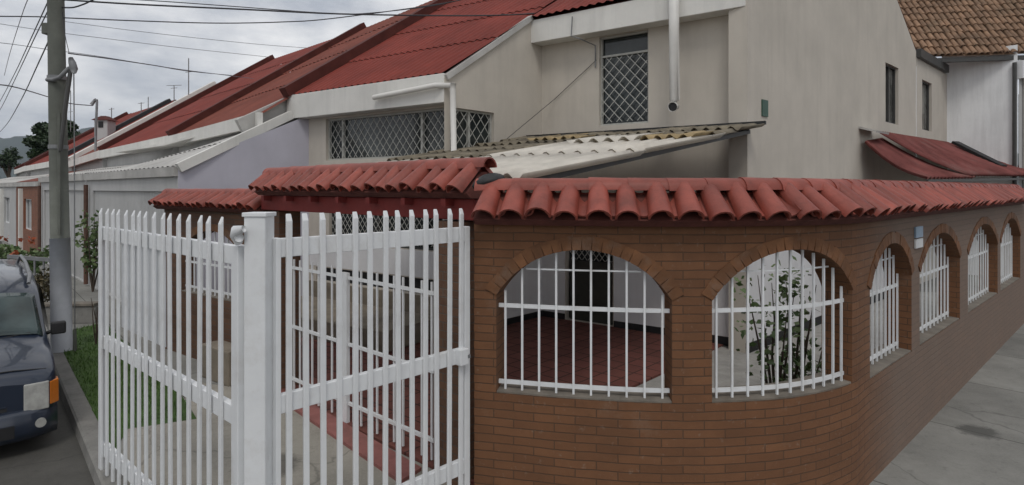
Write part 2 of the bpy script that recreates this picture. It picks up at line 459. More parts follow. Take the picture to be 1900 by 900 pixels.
def tile_coping(path, s0, s1, z_edge, z_crest, oe, oc, parent, spacing=.205, back=True, ridge=True, mat='tile'):
    mb = MB(); n = int(round((s1-s0)/spacing)); sp = (s1-s0)/n
    for k in range(n):
        for sgn in ((1, -1) if back else (1,)):
            s = s0+(k+.5)*sp+R.uniform(-.012, .012); rv = R.uniform(.93, 1.07)
            t = path.tan(s); side = (t.x, t.y, 0)
            j = R.uniform(-.012, .012)
            off_b = oc+sgn*(oe-oc)
            a = path.map(s, oc+sgn*.02, z_crest-.03+R.uniform(-.006, .006)); b = path.map(s+R.uniform(-.016, .016), off_b+sgn*j*1.5, z_edge+R.uniform(-.013,.013))
            half_tile(mb, a, b, side, .067*rv, .090*rv)
            s2 = s0+(k+1)*sp; t = path.tan(s2)
            if k < n-1:
                a = path.map(s2, oc+sgn*.02, z_crest-.01); b = path.map(s2, off_b-sgn*.008, z_edge+.066)
                half_tile(mb, a, b, (t.x, t.y, 0), .078, .068, up_sign=-1)
    bed = MB(); rows = []
    for k in range(61):
        s = s0+.01+(s1-s0-.02)*k/60
        e = (oe-oc)
        rows.append([path.map(s, oc+e*q, z) for q, z in ((.62, z_edge-.056), (.84, z_edge-.012), (.1, z_crest-.075), (-.1, z_crest-.075), (-.84, z_edge-.012), (-.62, z_edge-.056))])
    b0 = len(bed.v); bed.quads(rows, True)
    bed.f.append([b0+i for i in range(6)]); bed.uv.append([(0,0)]*6)
    bed.f.append([b0+360+i for i in reversed(range(6))]); bed.uv.append([(0,0)]*6)
    bed.build('mortar_bed', M['bed'], parent)
    c = mb.build('tile_coping', M[mat], parent, smooth=True)
    es = c.modifiers.new('es', 'EDGE_SPLIT'); es.split_angle = .9
    if ridge:
        mr = MB(); L = .29; m = int(round((s1-s0+.04)/L)); L = (s1-s0+.04)/m
        for k in range(m):
            a, b = s0-.02+k*L, s0-.02+(k+1)*L+.035
            pa, pb = path.map(a, oc, z_crest-.045+R.uniform(-.004,.004)), path.map(b, oc, z_crest-.045+.008)
            d = (pb-pa).normalized(); side = V((d.y, -d.x, 0))
            half_tile(mr, pb, pa, side, .085, .098)
        r = mr.build('ridge_tiles', M[mat], parent, smooth=True)
        es = r.modifiers.new('es', 'EDGE_SPLIT'); es.split_angle = .9
    return c

def grille(path, w, parent, nb, off=-.07, rails=(.07, .655), thin=.94, bar=.0155, stub=True):
    s0, s1, sill, spring, rise = w
    mr = MB()
    def rail(z, ww, hh, a, b):
        n = 14
        rows = []
        for k in range(n+1):
            s = a+(b-a)*k/n
            rows.append([path.map(s, off+dx, z+dz) for dx, dz in ((-ww,-hh),(ww,-hh),(ww,hh),(-ww,hh))])
        mr.quads(rows, True)
    for rz in rails: rail(sill+rz, .009, .015, s0+.004, s1-.004)
    if thin:
        zz = sill+thin
        ins = [s0+(s1-s0)*k/60 for k in range(61)]
        ins = [x for x in ins if arch_z(x, *w[:2], w[3], w[4]) > zz+.02]
        rail(zz, .004, .006, ins[0], ins[-1])
    g = mr.build('grille', M['white_paint'], parent)
    for k in range(nb):
        s = s0+(s1-s0)*(k+.45)/(nb-.1)
        top = min(arch_z(s, s0, s1, spring, rise)+.01, arch_z(s, s0, s1, spring, rise))
        if stub and k in (0, nb-1): top = sill+rails[1]+.12
        mb = MB(); t = path.tan(s)
        p0, p1 = path.map(s, off+.012, sill+.004), path.map(s, off+.012, top-.004)
        mb.box((p0+p1)/2, (t.x, t.y, 0), (t.y, -t.x, 0), (0,0,1), bar/2, bar/2, (p1.z-p0.z)/2)
        mb.build('bar', M['white_paint'], g)
    return g
def sill(path, w, parent, thick):
    mb = MB(); rows = []
    for k in range(15):
        s = w[0]+.003+(w[1]-w[0]-.006)*k/14
        rows.append([path.map(s, o, z) for o, z in ((-.006, w[2]+.001), (-.006, w[2]+.014), (-thick-.01, w[2]+.03), (-thick-.01, w[2]+.001))])
    mb.quads(rows, True)
    return mb.build('sill', M['mortar'], parent)

# ------------------------------------------------------------------ corrugated sheets, rectangular walls, lattices
def corr(mb, P00, P10, P01, P11, period=.18, amp=.022, rows=1, step=.0, per=6, along='v', sag=0, curve=None, wav=0.0):
    """u runs P00->P10, v runs P00->P01; waves across u (ribs along v)"""
    P00, P10, P01, P11 = map(V, (P00, P10, P01, P11))
    nrm = (P10-P00).cross(P01-P00).normalized()
    if nrm.z < 0: nrm = -nrm
    nu = max(4, int((P10-P00).length/period*per))
    ph = R.random()*6
    for r in range(rows):
        grid = []
        nv = 2 if not curve and not sag else 10
        for j in range(nv+1):
            f = j/nv; v = (r+f)/rows
            row = []
            for i in range(nu+1):
                u = i/nu
                p = (P00*(1-u)+P10*u)*(1-v)+(P01*(1-u)+P11*u)*v
                h = amp*math.sin(2*PI*u*(P10-P00).length/period+ph)+step*(1-f)
                if wav: h += wav*(mnoise.noise(V((u*6, v*4, ph)))+.6*mnoise.noise(V((u*19, v*9+r*3, ph))))
                if curve: p = p+V((0,0,curve(v)))
                row.append(p+nrm*h)
            grid.append(row)
        mb.quads(grid)

def rect_wall(mb, A, B, z0, z1, holes, depth=.12, inward=None):
    """vertical wall A->B in plan with rectangular holes (a, b, za, zb) in metres along A->B"""
    A, B = V((A[0], A[1])), V((B[0], B[1])); L = (B-A).length; d = (B-A)/L
    n = V((d.y, -d.x)) if inward is None else V(inward)
    def P(x, z, o=0): q = A+d*x+n*o; return V((q.x, q.y, z))
    xs = sorted({0, L, *[h[0] for h in holes], *[h[1] for h in holes]})
    zs = sorted({z0, z1, *[h[2] for h in holes], *[h[3] for h in holes]})
    for a, b in zip(xs, xs[1:]):
        for c, e in zip(zs, zs[1:]):
            mx, mz = (a+b)/2, (c+e)/2
            if any(h[0] < mx < h[1] and h[2] < mz < h[3] for h in holes): continue
            mb.face([P(a, c), P(b, c), P(b, e), P(a, e)], [(a, c), (b, c), (b, e), (a, e)])
    for h in holes:
        a, b, c, e = h
        mb.face([P(a,c), P(a,c,depth), P(a,e,depth), P(a,e)]); mb.face([P(b,c), P(b,e), P(b,e,depth), P(b,c,depth)])
        mb.face([P(a,e), P(a,e,depth), P(b,e,depth), P(b,e)]); mb.face([P(a,c), P(b,c), P(b,c,depth), P(a,c,depth)])
    return P

def lattice(mb, P, a, b, c, e, o, cell=.13, w=.012, ratio=1.25):
    """diamond bars in the rectangle a..b, c..e of wall mapper P"""
    H, Wd = e-c, b-a
    dz = cell*ratio; dx = cell
    k = dz/dx
    x = -H/k
    nn = 0
    while x < Wd+H/k:
        for sg in (1, -1):
            # line z = sg*k*(X-x) (+H for the falling one)
            pts = []
            x0, x1 = (x, x+H/k)
            za, zb = (0, H) if sg > 0 else (H, 0)
            lo, hi = max(0, x0), min(Wd, x1)
            if hi-lo > .01:
                f0, f1 = (lo-x0)/(x1-x0), (hi-x0)/(x1-x0)
                p, q = P(a+lo, c+za+(zb-za)*f0, o+sg*.003), P(a+hi, c+za+(zb-za)*f1, o+sg*.003)
                mb.bar(p, q, w, .006, up=P(0, 0, 1)-P(0, 0, 0))
        x += dx
def window(P, hole, parent, o=.09, fr=.035, mullions=(), latt=None, frame_m='frame_dark', pane_m='glass', cell=.13, rail=None, name='window', lw=.012, ratio=1.25):
    a, b, c, e = hole
    up = P(0,0,1)-P(0,0,0)
    mb = MB()
    for p, q in ((P(a+fr/2, c, o), P(a+fr/2, e, o)), (P(b-fr/2, c, o), P(b-fr/2, e, o))): mb.bar(p, q, fr, .05, up=up)
    for z in (c+fr/2, e-fr/2)+((rail,) if rail else ()): mb.bar(P(a+fr, z, o), P(b-fr, z, o), fr, .05, up=up) if False else mb.bar(P(a+fr, z, o), P(b-fr, z, o), .05, fr, up=(0,0,1))
    for x in mullions: mb.bar(P(x, c+fr, o), P(x, e-fr, o), fr*1.3, .052, up=up)
    w = mb.build(name, M[frame_m], parent)
    mb = MB(); mb.face([P(a, c, o+.03), P(b, c, o+.03), P(b, e, o+.03), P(a, e, o+.03)])
    mb.build('pane', M[pane_m], w)
    if latt:
        mb = MB(); lattice(mb, P, a+fr, b-fr, latt[0], latt[1], o-.045, cell, lw, ratio); mb.build('lattice', M['lattice'], w)
    return w

def foliage(mb, c, r, n, size, flat=.7):
    c = V(c)
    for _ in range(n):
        while True:
            p = V((R.uniform(-1,1), R.uniform(-1,1), R.uniform(-1,1)))
            if .2 < p.length < 1: break
        q = c+V((p.x*r[0], p.y*r[1], p.z*r[2]))
        a = V((R.gauss(0,1), R.gauss(0,1), R.gauss(0,.6))).normalized()
        b = a.cross(V((R.gauss(0,1), R.gauss(0,1), R.gauss(0,1)))).normalized()
        s = size*R.uniform(.6, 1.3)
        mid = b*(s*.32)
        mb.face([q-a*s*.5, q+mid, q+a*s*.5, q-mid])
#@@SETTING
# ================================================================== SETTING
RD = -.12
def sheet(name, pts, z, mat, kind='structure', skirt=None):
    mb = MB(); P = [V((p[0], p[1], z)) for p in pts]
    mb.face(P)
    if skirt is not None:
        for a, b in zip(P, P[1:]+P[:1]): mb.face([a, V((a.x, a.y, skirt)), V((b.x, b.y, skirt)), b])
    return tag(mb.build(name, M[mat]), kind=kind)
sheet('ground', [(-3000,-300),(3000,-300),(3000,6000),(-3000,6000)], RD-.012, 'soil')
sheet('road', [(-60,-30),(60,-30),(60,90),(-90,90)], RD, 'asphalt')
# pavement block with a kerb
kd = V((-.90, 1)).normalized(); kr = V((1.087, 1)).normalized()
kpts = []
for t in (48, 30, 15, 8, 4, 2, 0, -2.2): p = V((-3.54, 5.07))+kd*t; kpts.append((p.x, p.y))
kpts += [(-1.55, 2.62), (-.9, 2.15), (0, 1.85), (1.0, 1.9), (2.0, 2.35), (3.0, 3.1)]
for t in (1, 4, 10, 20, 34): p = V((3.4, 3.42))+kr*t; kpts.append((p.x, p.y))
KP = Path(kpts[::1], True, .25)
mb = MB()
pts = [KP.map(s*.25, -.16, .0) for s in range(int(KP.L/.25)+1)]
poly = [(p.x, p.y) for p in pts]+[(30, 60), (-30, 70)]
sheet('pavement', poly, 0, 'sidewalk')
mb = MB(); rows = []
for i in range(int(KP.L/.25)+1):
    s = i*.25
    rows.append([KP.map(s, o, z) for o, z in ((.012, RD-.01), (0, -.01), (-.02, .006), (-.165, .006), (-.165, -.05))])
mb.quads(rows); tag(mb.build('kerb', M['kerb']), kind='structure')

# main boundary line of the corner house garden
WP = Path([(-.29,4.52), (.534,4.33), (1.165,4.255), (1.77,4.30), (2.22,4.42), (2.69,4.68), (3.0,4.97)]+
          [(3.0+1.087*t, 4.97+t) for t in (.6, 2, 4, 6, 8.5)], True)
u1 = V((-1.11, 1)).normalized()
FL, FR = V((-2.69, 7.1)), V((-.62, 5.22))          # inner fence line
# lawn strip between kerb and pavement
lawn = [G(112,715), G(190,880)+V((-.0,.15,0)), G(235,797), G(365,778), G(330,735), G(180,655), G(95,640), V((-9,11.0,0)), V((-8.7,10.75,0))]
lp = [(p.x, p.y) for p in lawn]
# keep it inside the kerb
def lawn_poly():
    s_a = 0
    a = []
    for t in (6.6, 4, 2.5, 1.2, .5): p = V((-3.54,5.07))+kd*t; n = V((kd.y, -kd.x)); q = p+V((.74,.67))*.175; a.append((q.x, q.y))
    b = [(G(235,797).x, G(235,797).y), (G(365,778).x, G(365,778).y), (-4.6, 7.9), (-6.4, 9.7), (-7.6,11.0)]
    return a+b
LP = lawn_poly()
sheet('lawn_bed', LP, .006, 'grassbed')
def inside(x, y, poly):
    c = False; j = len(poly)-1
    for i in range(len(poly)):
        xi, yi = poly[i]; xj, yj = poly[j]
        if (yi > y) != (yj > y) and x < (xj-xi)*(y-yi)/(yj-yi)+xi: c = not c
        j = i
    return c
mb = MB()
for _ in range(26000):
    x, y = R.uniform(-9, -3), R.uniform(5.3, 11.2)
    if not inside(x, y, LP): continue
    h = R.uniform(.025, .075); a = R.uniform(0, PI); w = .006
    dx, dy = math.cos(a)*w, math.sin(a)*w; lx, ly = R.uniform(-.03,.03), R.uniform(-.03,.03)
    mb.face([(x-dx, y-dy, .004), (x+dx, y+dy, .004), (x+lx, y+ly, h)])
tag(mb.build('grass', M['grass']), 'short green grass on the verge by the blue van', 'grass', kind='stuff')

drive = [(-1.75,3.05), (-.95,2.75), (-.35,4.45), (-.55,5.1), (-2.95,7.3), (-3.4,7.4), (-4.4,7.7), (G(365,778).x, G(365,778).y), (G(235,797).x, G(235,797).y), (-3.42,5.2)]
sheet('driveway', drive, .005, 'concrete')
ZF = .03
red = [(-.45,5.02), (0,4.85), (.7,4.68), (1.0,4.66), (1.05,6.9), (3.35,9.35), (.6,11.55), (-1.2,9.7), (-4.2,11.6), (-2.95,7.32)]
sheet('red_tile_floor', red, ZF, 'redtile', skirt=0)
bor = [FR+V((-.32,-.24)), FR+V((-.18,.0)), FL+V((.03,.05)), FL+V((-.28,.10))]
sheet('floor_border', [(p.x, p.y) for p in bor], ZF+.006, 'pinkborder', skirt=0)
gar = [(1.0,4.68), (2.1,4.75), (2.8,5.1), (3.6,5.95), (12,13.7), (9.5,14.3), (3.6,9.0), (3.3,9.3), (1.1,6.9)]
sheet('garden_floor', gar, .012, 'gravel')

# hills far off
mb = MB(); rows = [[], []]
rows = []
for j in range(9):
    row = []
    for i in range(161):
        x = -3600+i*45; h = 150+55*math.sin(x*.0021+.6)+45*mnoise.noise(V((x*.004, 2.2, 0)))+25*mnoise.noise(V((x*.016, .2, 0)))
        h += 75*math.exp(-((x+2030)/110)**2)+55
        f = j/8; y = 2400+f*500
        row.append((x, y, -5+h*math.sin(f*PI/2)+(12*mnoise.noise(V((x*.02, y*.02, 1))) if j else 0)))
    rows.append(row)
mb.quads(rows); tag(mb.build('hills', M['hill'], smooth=True), kind='structure')
#@@WALL
# ================================================================== CORNER BOUNDARY WALL
TH = .24
wall = thing('boundary_wall', (1.16, 4.25, 0), 'brown brick garden wall with arched grille openings and red tile coping, curving round the corner', 'wall')
sc = [WP.find(p) for p in (920,1247,1320,1581,1614,1691,1706,1781,1796,1851,1856.5,1893)]
wins = []
for k in range(6):
    wins.append((sc[2*k], sc[2*k+1], .95 if k < 2 else .88, 1.69 if k < 2 else 1.64, .36))
SE = WP.find(1897)
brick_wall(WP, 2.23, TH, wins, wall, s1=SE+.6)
for k, w in enumerate(wins):
    arch_trim(WP, w, wall)
    sill(WP, w, wall, TH)
    grille(WP, w, wall, (10, 11, 10, 11, 12, 12)[k], off=-.07 if k < 2 else -.12)
tile_coping(WP, .02, SE, 2.285, 2.53, .17, -.10, wall)
# brick pillar at the gate end
pil = thing('brick_pillar', (-.52, 5.06, 0), 'dark brick gate pillar behind the right gate leaf, joined to the garden wall', 'pillar')
pp = Path([(-.68, 5.12), (-.44, 4.90)])
brick_wall(pp, 2.22, .26, [], pil, mat='brick_dark')
pil2 = thing('brick_pillar', (-2.95, 7.45, 0), 'dark brick gate pillar under the left end of the red beam', 'pillar')
pp = Path([(-3.16, 7.52), (-2.86, 7.25)])
brick_wall(pp, 2.22, .28, [], pil2, mat='brick_dark')
# beam with tile coping above the garage entrance
can = thing('entrance_lintel', (-1.7, 6.1, 2.2), 'red painted beam with barrel tile coping over the garage entrance', 'beam')
GP = Path([(-3.16, 7.50), (-.30, 4.93)])
mb = MB()
mb.hexa([GP.map(s, o, z) for z in (2.235, 2.415) for s, o in ((.04, .05), (GP.L+.02, .05), (GP.L+.02, -.2), (.04, -.2))])
mb.build('beam', M['beam_red'], can, bevel=.008)
for k in range(7):
    s = .3+k*.55
    mb = MB(); c = GP.map(s, .075, 2.385); t = GP.tan(s)
    mb.box(c, (t.x, t.y, 0), (t.y, -t.x, 0), (0,0,1), .03, .075, .03); mb.build('rafter_end', M['beam_red'], can)
tile_coping(GP, .08, GP.L+.06, 2.475, 2.715, .20, -.05, can, spacing=.2)
# black plastic patch at the junction
mb = MB(); rows = []
c0 = W(906, 338, 4.62)
for j in range(9):
    row = []
    for i in range(14):
        th = PI*j/8; ph = 2*PI*i/14
        r = 1+.25*mnoise.noise(V((j*.7, math.cos(ph)*1.3, math.sin(ph)*1.3)))
        row.append(c0+V((.13*r*math.sin(th)*math.cos(ph), .11*r*math.sin(th)*math.sin(ph), .062*r*math.cos(th)+.03*math.cos(ph)*math.sin(th))))
    rows.append(row)
mb.quads(rows, True)
tag(mb.build('plastic_sheet', M['black'], smooth=True), 'crumpled black plastic sheet stuffed between the two tile copings', 'plastic sheet')

# neighbour's brick wall with arch
nw = thing('boundary_wall', (-4.3, 8.35, 0), 'dark neighbouring brick wall with low tile coping left of the entrance beam', 'wall')
NP = Path([(-5.45, 9.25), (-3.2, 7.60)])
nwin = [(.55, 2.35, .95, 1.55, .35)]
brick_wall(NP, 2.18, .22, nwin, nw, mat='brick_dark')
arch_trim(NP, nwin[0], nw); sill(NP, nwin[0], nw, .22); grille(NP, nwin[0], nw, 15, bar=.016, rails=(.08, .45), thin=0)
tile_coping(NP, -.05, NP.L+.12, 2.24, 2.45, .20, -.08, nw, spacing=.175)

# ================================================================== GATE
def leaf(root, A, B, n, rails, tops, zb, first, stile_w, sgn):
    """A is at the centre post, B the far end"""
    A, B = V(A), V(B); d = (B-A); L = d.length; d.normalize(); nn = V((d.y, -d.x))
    if nn.y > 0: nn = -nn
    def P(x, o, z): q = A+d*x+nn*o; return V((q.x, q.y, z))
    for (z0, z1) in rails:
        mb = MB()
        mb.box((P(0, 0, (z0+z1)/2)+P(L, 0, (z0+z1)/2))/2, (d.x, d.y, 0), (nn.x, nn.y, 0), (0,0,1), L/2-.01, .022, (z1-z0)/2)
        mb.build('rail', M['white_paint'], root, bevel=.004)
    for x, w in ((stile_w[0]/2, stile_w[0]), (L-stile_w[1]/2, stile_w[1])):
        mb = MB(); zt = rails[0][1]+.004
        mb.box(P(x, 0, (zb+zt)/2), (d.x, d.y, 0), (nn.x, nn.y, 0), (0,0,1), w/2, .032, (zt-zb)/2)
        mb.build('stile', M['white_paint'], root, bevel=.005)
    # picket with a slanted top
    mb = MB(); hw = .0175
    o = nn*.043
    C = P(first, .034, zb+.02)
    b4 = [C+V((d.x*a, d.y*a, 0))+V((nn.x*b, nn.y*b, 0)) for a, b in ((-hw,-.010),(hw,-.010),(hw,.010),(-hw,.010))]
    t4 = []
    for i, q in enumerate(b4):
        z = tops+(.045 if i in (0, 1) else 0)-.02
        t4.append(V((q.x, q.y, z)))
    mb.hexa(b4+t4)
    p0 = mb.build('picket', M['white_paint'], root, origin=C, bevel=.004)
    last = L-.10
    for k in range(1, n):
        x = first+(last-first)*k/(n-1)
        dz = R.uniform(-.012, .012)
        q = dup(p0, root, P(x, .034, zb+.02))
        q.rotation_euler = (R.uniform(-.004,.004), R.uniform(-.005,.005), R.uniform(-.02,.02))
    return P
gl = thing('metal_gate', (-2.5, 4.2, 0), 'white picket gate leaf left of the central post, with a blank metal plate', 'gate', 'white gate leaves')
PL_ = leaf(gl, (-1.54,3.38), (-3.56,5.13), 16, [(2.06,2.17),(1.13,1.24),(.21,.32)], 2.31, .08, .215, (.085,.06), 1)
mb = MB(); c = PL_(1.66, -.0, 1.72); d = (V((-3.56,5.13))-V((-1.54,3.38))).normalized(); n2 = V((-d.y, d.x))
mb.box(PL_(1.67, .0, 1.72), (d.x, d.y, 0), (d.y, -d.x, 0), (0,0,1), .47, .006, .34); mb.build('plate', M['white_paint'], gl)
gr = thing('metal_gate', (-.9, 3.95, 0), 'white picket gate leaf right of the central post, ending at the brick wall', 'gate', 'white gate leaves')
PR_ = leaf(gr, (-1.38,3.42), (-.34,4.50), 13, [(2.10,2.21),(1.19,1.30),(.35,.46)], 2.33, .08, .075, (.03,.05), 1)
mb = MB(); mb.box(PR_(1.40, .05, 1.25), (.69,.72,0), (.72,-.69,0), (0,0,1), .04, .035, .06); mb.build('lock_box', M['white_paint'], gr, bevel=.006)
mb = MB(); mb.box(PR_(1.44, .03, 1.25), (.69,.72,0), (.72,-.69,0), (0,0,1), .012, .06, .012); mb.build('bolt', M['steel'], gr)
gp = thing('gate_post', (-1.455, 3.40, 0), 'thick square white steel post between the two gate leaves', 'post')
mb = MB(); ax, ay = V((.735,-.03,0)).normalized(), V((.03,.735,0)).normalized()
mb.box((-1.455,3.40,1.175), ax, ay, (0,0,1), .062, .062, 1.175); mb.build('shaft', M['white_paint'], gp, bevel=.008)
mb = MB(); mb.box((-1.455,3.40,2.352), ax, ay, (0,0,1), .070, .070, .012); mb.build('cap', M['white_paint'], gp, bevel=.004)
mb = MB()
mb.tube([(-1.555,3.36,2.19),(-1.56,3.33,2.235),(-1.545,3.31,2.265),(-1.50,3.30,2.275)], [.022,.03,.032,.02], 10)
mb.tube([(-1.575,3.36,2.225),(-1.53,3.31,2.225)], .026, 10)
mb.build('hinge', M['white_paint'], gp, smooth=True)

# inner fence
fe = thing('metal_fence', (-1.7, 6.15, 0), 'low white bar fence behind the gate, edging the red tile floor', 'fence')
d = (FR-FL); FLn = d.length; d.normalize(); nn = V((d.y, -d.x))
def PF(x, o, z): q = FL+d*x+nn*o; return V((q.x, q.y, z))
mb = MB()
for z in (.24, .86, 1.56):
    for a_, b_ in ((0, .42), (.47, 1)):
        mb = MB(); mb.bar(PF(FLn*a_,0,z), PF(FLn*b_,0,z), .03); mb.build('rail', M['white_paint'], fe)
for x in (0, FLn*.445, FLn):
    mb = MB(); w = .045 if abs(x-FLn*.445) > .01 else .11
    c = PF(x, 0, .82); mb.box(c, (d.x,d.y,0), (nn.x,nn.y,0), (0,0,1), w/2, .02, .79); mb.build('post', M['white_paint'], fe)
mb = MB(); C = PF(.14, .0, .06); mb.box(C+V((0,0,.80)), (d.x,d.y,0), (nn.x,nn.y,0), (0,0,1), .0085, .0085, .80)
p0 = mb.build('bar', M['white_paint'], fe, origin=C)
for k in range(1, 19):
    x = .14*(k+1)
    if abs(x-FLn*.445) < .08 or x > FLn-.05: continue
    dup(p0, fe, PF(x, 0, .06))
#@@HOUSE
# ================================================================== CORNER HOUSE
house = thing('corner_house', (1.5, 11.5, 0), 'off-white two storey corner house with red sheet roof and diamond lattice windows', 'house')
E1, C_, D_, K_ = V((-4.44,11.85,4.34)), V((-1.10,9.58,4.34)), V((.36,11.20,5.72)), V((3.55,8.90,5.72))
BK = V((10.43,15.23,6.04)); RG = V((7.19,12.25,8.6)); R1 = V((-.30,16.45,8.55))
ninf = V((.585,.811))
# wing front
n_w = V((2.27,3.34)).normalized()
A = V((E1.x, E1.y))+n_w*.22; B = V((C_.x, C_.y))+n_w*.02+V((-.0,0))
Bw = V((C_.x, C_.y))+n_w*.22; L = (Bw-A).length
mb = MB()
h1 = (.80, L-.05, 3.05, 3.86); h2 = (.9, L-.05, 1.44, 2.36); h3 = (.5, L-.05, .68, .95)
Pw = rect_wall(mb, A, Bw, 0, 4.2, [h1, h2, h3], .14, inward=n_w)
mb.face([Pw(-.05, 0, .02), Pw(-.05, 4.3, .02), (R1.x-.12, R1.y, R1.z-.1), (R1.x-.12, R1.y, 0)])
mb.face([Pw(-.05, 0, .02), Pw(.03, 0, 0), Pw(.03, 4.2, 0), Pw(-.05, 4.3, .02)])
mb.build('wall', M['white_wall'], house)
mb = MB(); mb.face([Pw(h3[0], h3[2], .1), Pw(h3[1], h3[2], .1), Pw(h3[1], h3[3], .1), Pw(h3[0], h3[3], .1)]); mb.build('vent_gap', M['black'], house)
window(Pw, h1, house, mullions=(1.22, 3.28), latt=(3.09, 3.83), frame_m='lattice', cell=.165, lw=.010)
window(Pw, h2, house, mullions=(2.2,), latt=(1.5, 2.33), frame_m='frame_dark', cell=.12, lw=.010)
mb = MB()
mb.hexa([Pw(x, z, o) for z in (.02, .66) for x, o in ((.3, -.03), (L-.03, -.03), (L-.03, .05), (.3, .05))]); mb.build('plinth', M['tan'], house)
mb = MB(); mb.hexa([Pw(x, z, o) for z in (.03, .36) for x, o in ((.2, -1.45), (L-.25, -1.30), (L-.25, -.035), (.2, -.035))]); mb.build('porch_step', M['tan'], house, bevel=.015)
# wing side wall up to the recess
mb = MB(); g1 = V((.9,1)).normalized()
C2 = V((C_.x, C_.y)); D2 = V((.66,11.53)); Ls = (D2-C2).length
hs = (.13, 1.17, 3.05, 3.84)
ns = V((-g1.y, g1.x))
Ps = rect_wall(mb, C2, D2, 0, 4.1, [hs], .13, inward=ns)
mb.face([Ps(0, 4.1), Ps(Ls, 4.1), Ps(Ls, 5.95), Ps(0, 4.30)])
mb.build('wall', M['white_wall'], house)
window(Ps, hs, house, mullions=(.62,), latt=(3.09, 3.81), frame_m='lattice', cell=.20, lw=.011)
mb = MB(); mb.hexa([Ps(x, z, o) for z in (0, .14) for x, o in ((.0,-.012),(Ls,-.012),(Ls,.03),(.0,.03))]); mb.build('baseboard', M['black'], house)
# recessed facade
A3 = V((K_.x, K_.y))+ninf*.32+V((.04,-.029)); B3 = V((D_.x, D_.y))+ninf*.32+V((-.3,.22))
A3, B3 = B3, A3
Lf = (B3-A3).length; df = (B3-A3)/Lf
def sf(px): return on_line(px, A3, df)
def yf(px): return (A3+df*sf(px)).y
hw_ = (sf(1112), sf(1203), zat(231, yf(1155)), zat(62, yf(1155)))
hd_ = (sf(1050), sf(1137), .04, 2.25)
mb = MB()
Pf = rect_wall(mb, A3, B3, 0, 5.5, [hw_, hd_], .15, inward=ninf)
mb.build('wall', M['white_wall'], house)
wh = hw_[3]-hw_[2]
window(Pf, hw_, house, o=.08, latt=(hw_[2]+.06, hw_[2]+wh*.76), frame_m='lattice', cell=.20, ratio=1.05, rail=hw_[2]+wh*.78, lw=.012)
dr = MB(); dr.hexa([Pf(x, z, o) for z in (hd_[2], 1.15) for x, o in ((hd_[0]+.05,.07),(hd_[1]-.05,.07),(hd_[1]-.05,.11),(hd_[0]+.05,.11))])
door = dr.build('door', M['door'], house)
mb = MB(); lattice(mb, Pf, hd_[0]+.05, hd_[1]-.05, 1.17, 2.2, .08, .12, .012); mb.build('lattice', M['lattice'], door)
mb = MB(); mb.face([Pf(hd_[0], hd_[2], .13), Pf(hd_[1], hd_[2], .13), Pf(hd_[1], hd_[3], .13), Pf(hd_[0], hd_[3], .13)]); mb.build('pane', M['glass'], door)
mb = MB()
for a, b in ((0, hd_[0]-.02), (hd_[1]+.02, Lf)):
    mb.hexa([Pf(x, z, o) for z in (0, .14) for x, o in ((a,-.012),(b,-.012),(b,.03),(a,.03))])
mb.build('baseboard', M['black'], house)
# gable wall on the street side
gs = V((BK.x-K_.x, BK.y-K_.y)); Lg = gs.length; gs.normalize(); ng = V((-gs.y, gs.x))
K2 = V((K_.x, K_.y)); B2 = V((BK.x, BK.y))
def sg(px): return on_line(px, K2, gs)
def yg(px): return (K2+gs*sg(px)).y
hg = (sg(1643), sg(1667), zat(229, yg(1655)), zat(121, yg(1655)))
mb = MB()
Pg = rect_wall(mb, K2, B2, 0, 5.74, [hg], .15, inward=ng)
rg_s = (V((RG.x, RG.y))-K2).dot(gs)
mb.face([Pg(0, 5.74), Pg(Lg, 5.74), Pg(Lg, 6.04), Pg(rg_s, 8.6)])
mb.face([Pg(0, 0), Pg(0, 5.74), Pg(0, 5.74, .3), Pg(0, 0, .3)])
mb.face([Pg(0, 0, .3), Pg(0, 5.74, .3), Pg(.9, 5.74, .3), Pg(.9, 0, .3)])
mb.build('gable_wall', M['white_wall'], house)
window(Pg, hg, house, mullions=((hg[0]+hg[1])/2,), frame_m='frame_dark', pane_m='glass_pale')
mb = MB(); mb.hexa([Pg(x, z, o) for z in (0, .16) for x, o in ((.0,-.012),(Lg,-.012),(Lg,.03),(.0,.03))]); mb.build('baseboard', M['black'], house)
mb = MB(); s = sg(1418); zc = zat(201, yg(1418))
mb.hexa([Pg(x, z, o) for z in (zc-.13, zc+.13) for x, o in ((s-.10,-.02),(s+.10,-.02),(s+.10,.01),(s-.10,.01))])
pq = mb.build('street_plaque', M['plaque'], None)
tag(pq, 'small square green enamel plaque on the white gable wall', 'plaque')
M['patio_white'] = stucco('white_patio_paint', (.72,.72,.73), .15)
def lower(P, a, b, z0, z1):
    mb = MB(); mb.hexa([P(x, z, o) for z in (z0, z1) for x, o in ((a,-.005),(b,-.005),(b,.02),(a,.02))]); mb.build('lower_wall', M['patio_white'], house)
lower(Pw, .3, L-.02, .97, 1.43); lower(Ps, .0, Ls-.02, .145, 2.42); lower(Pf, .3, hd_[0]-.02, .145, 2.42); lower(Pf, hd_[1]+.02, Lf-.03, .145, 2.42)
lower(Pg, .0, Lg, .165, 2.42)
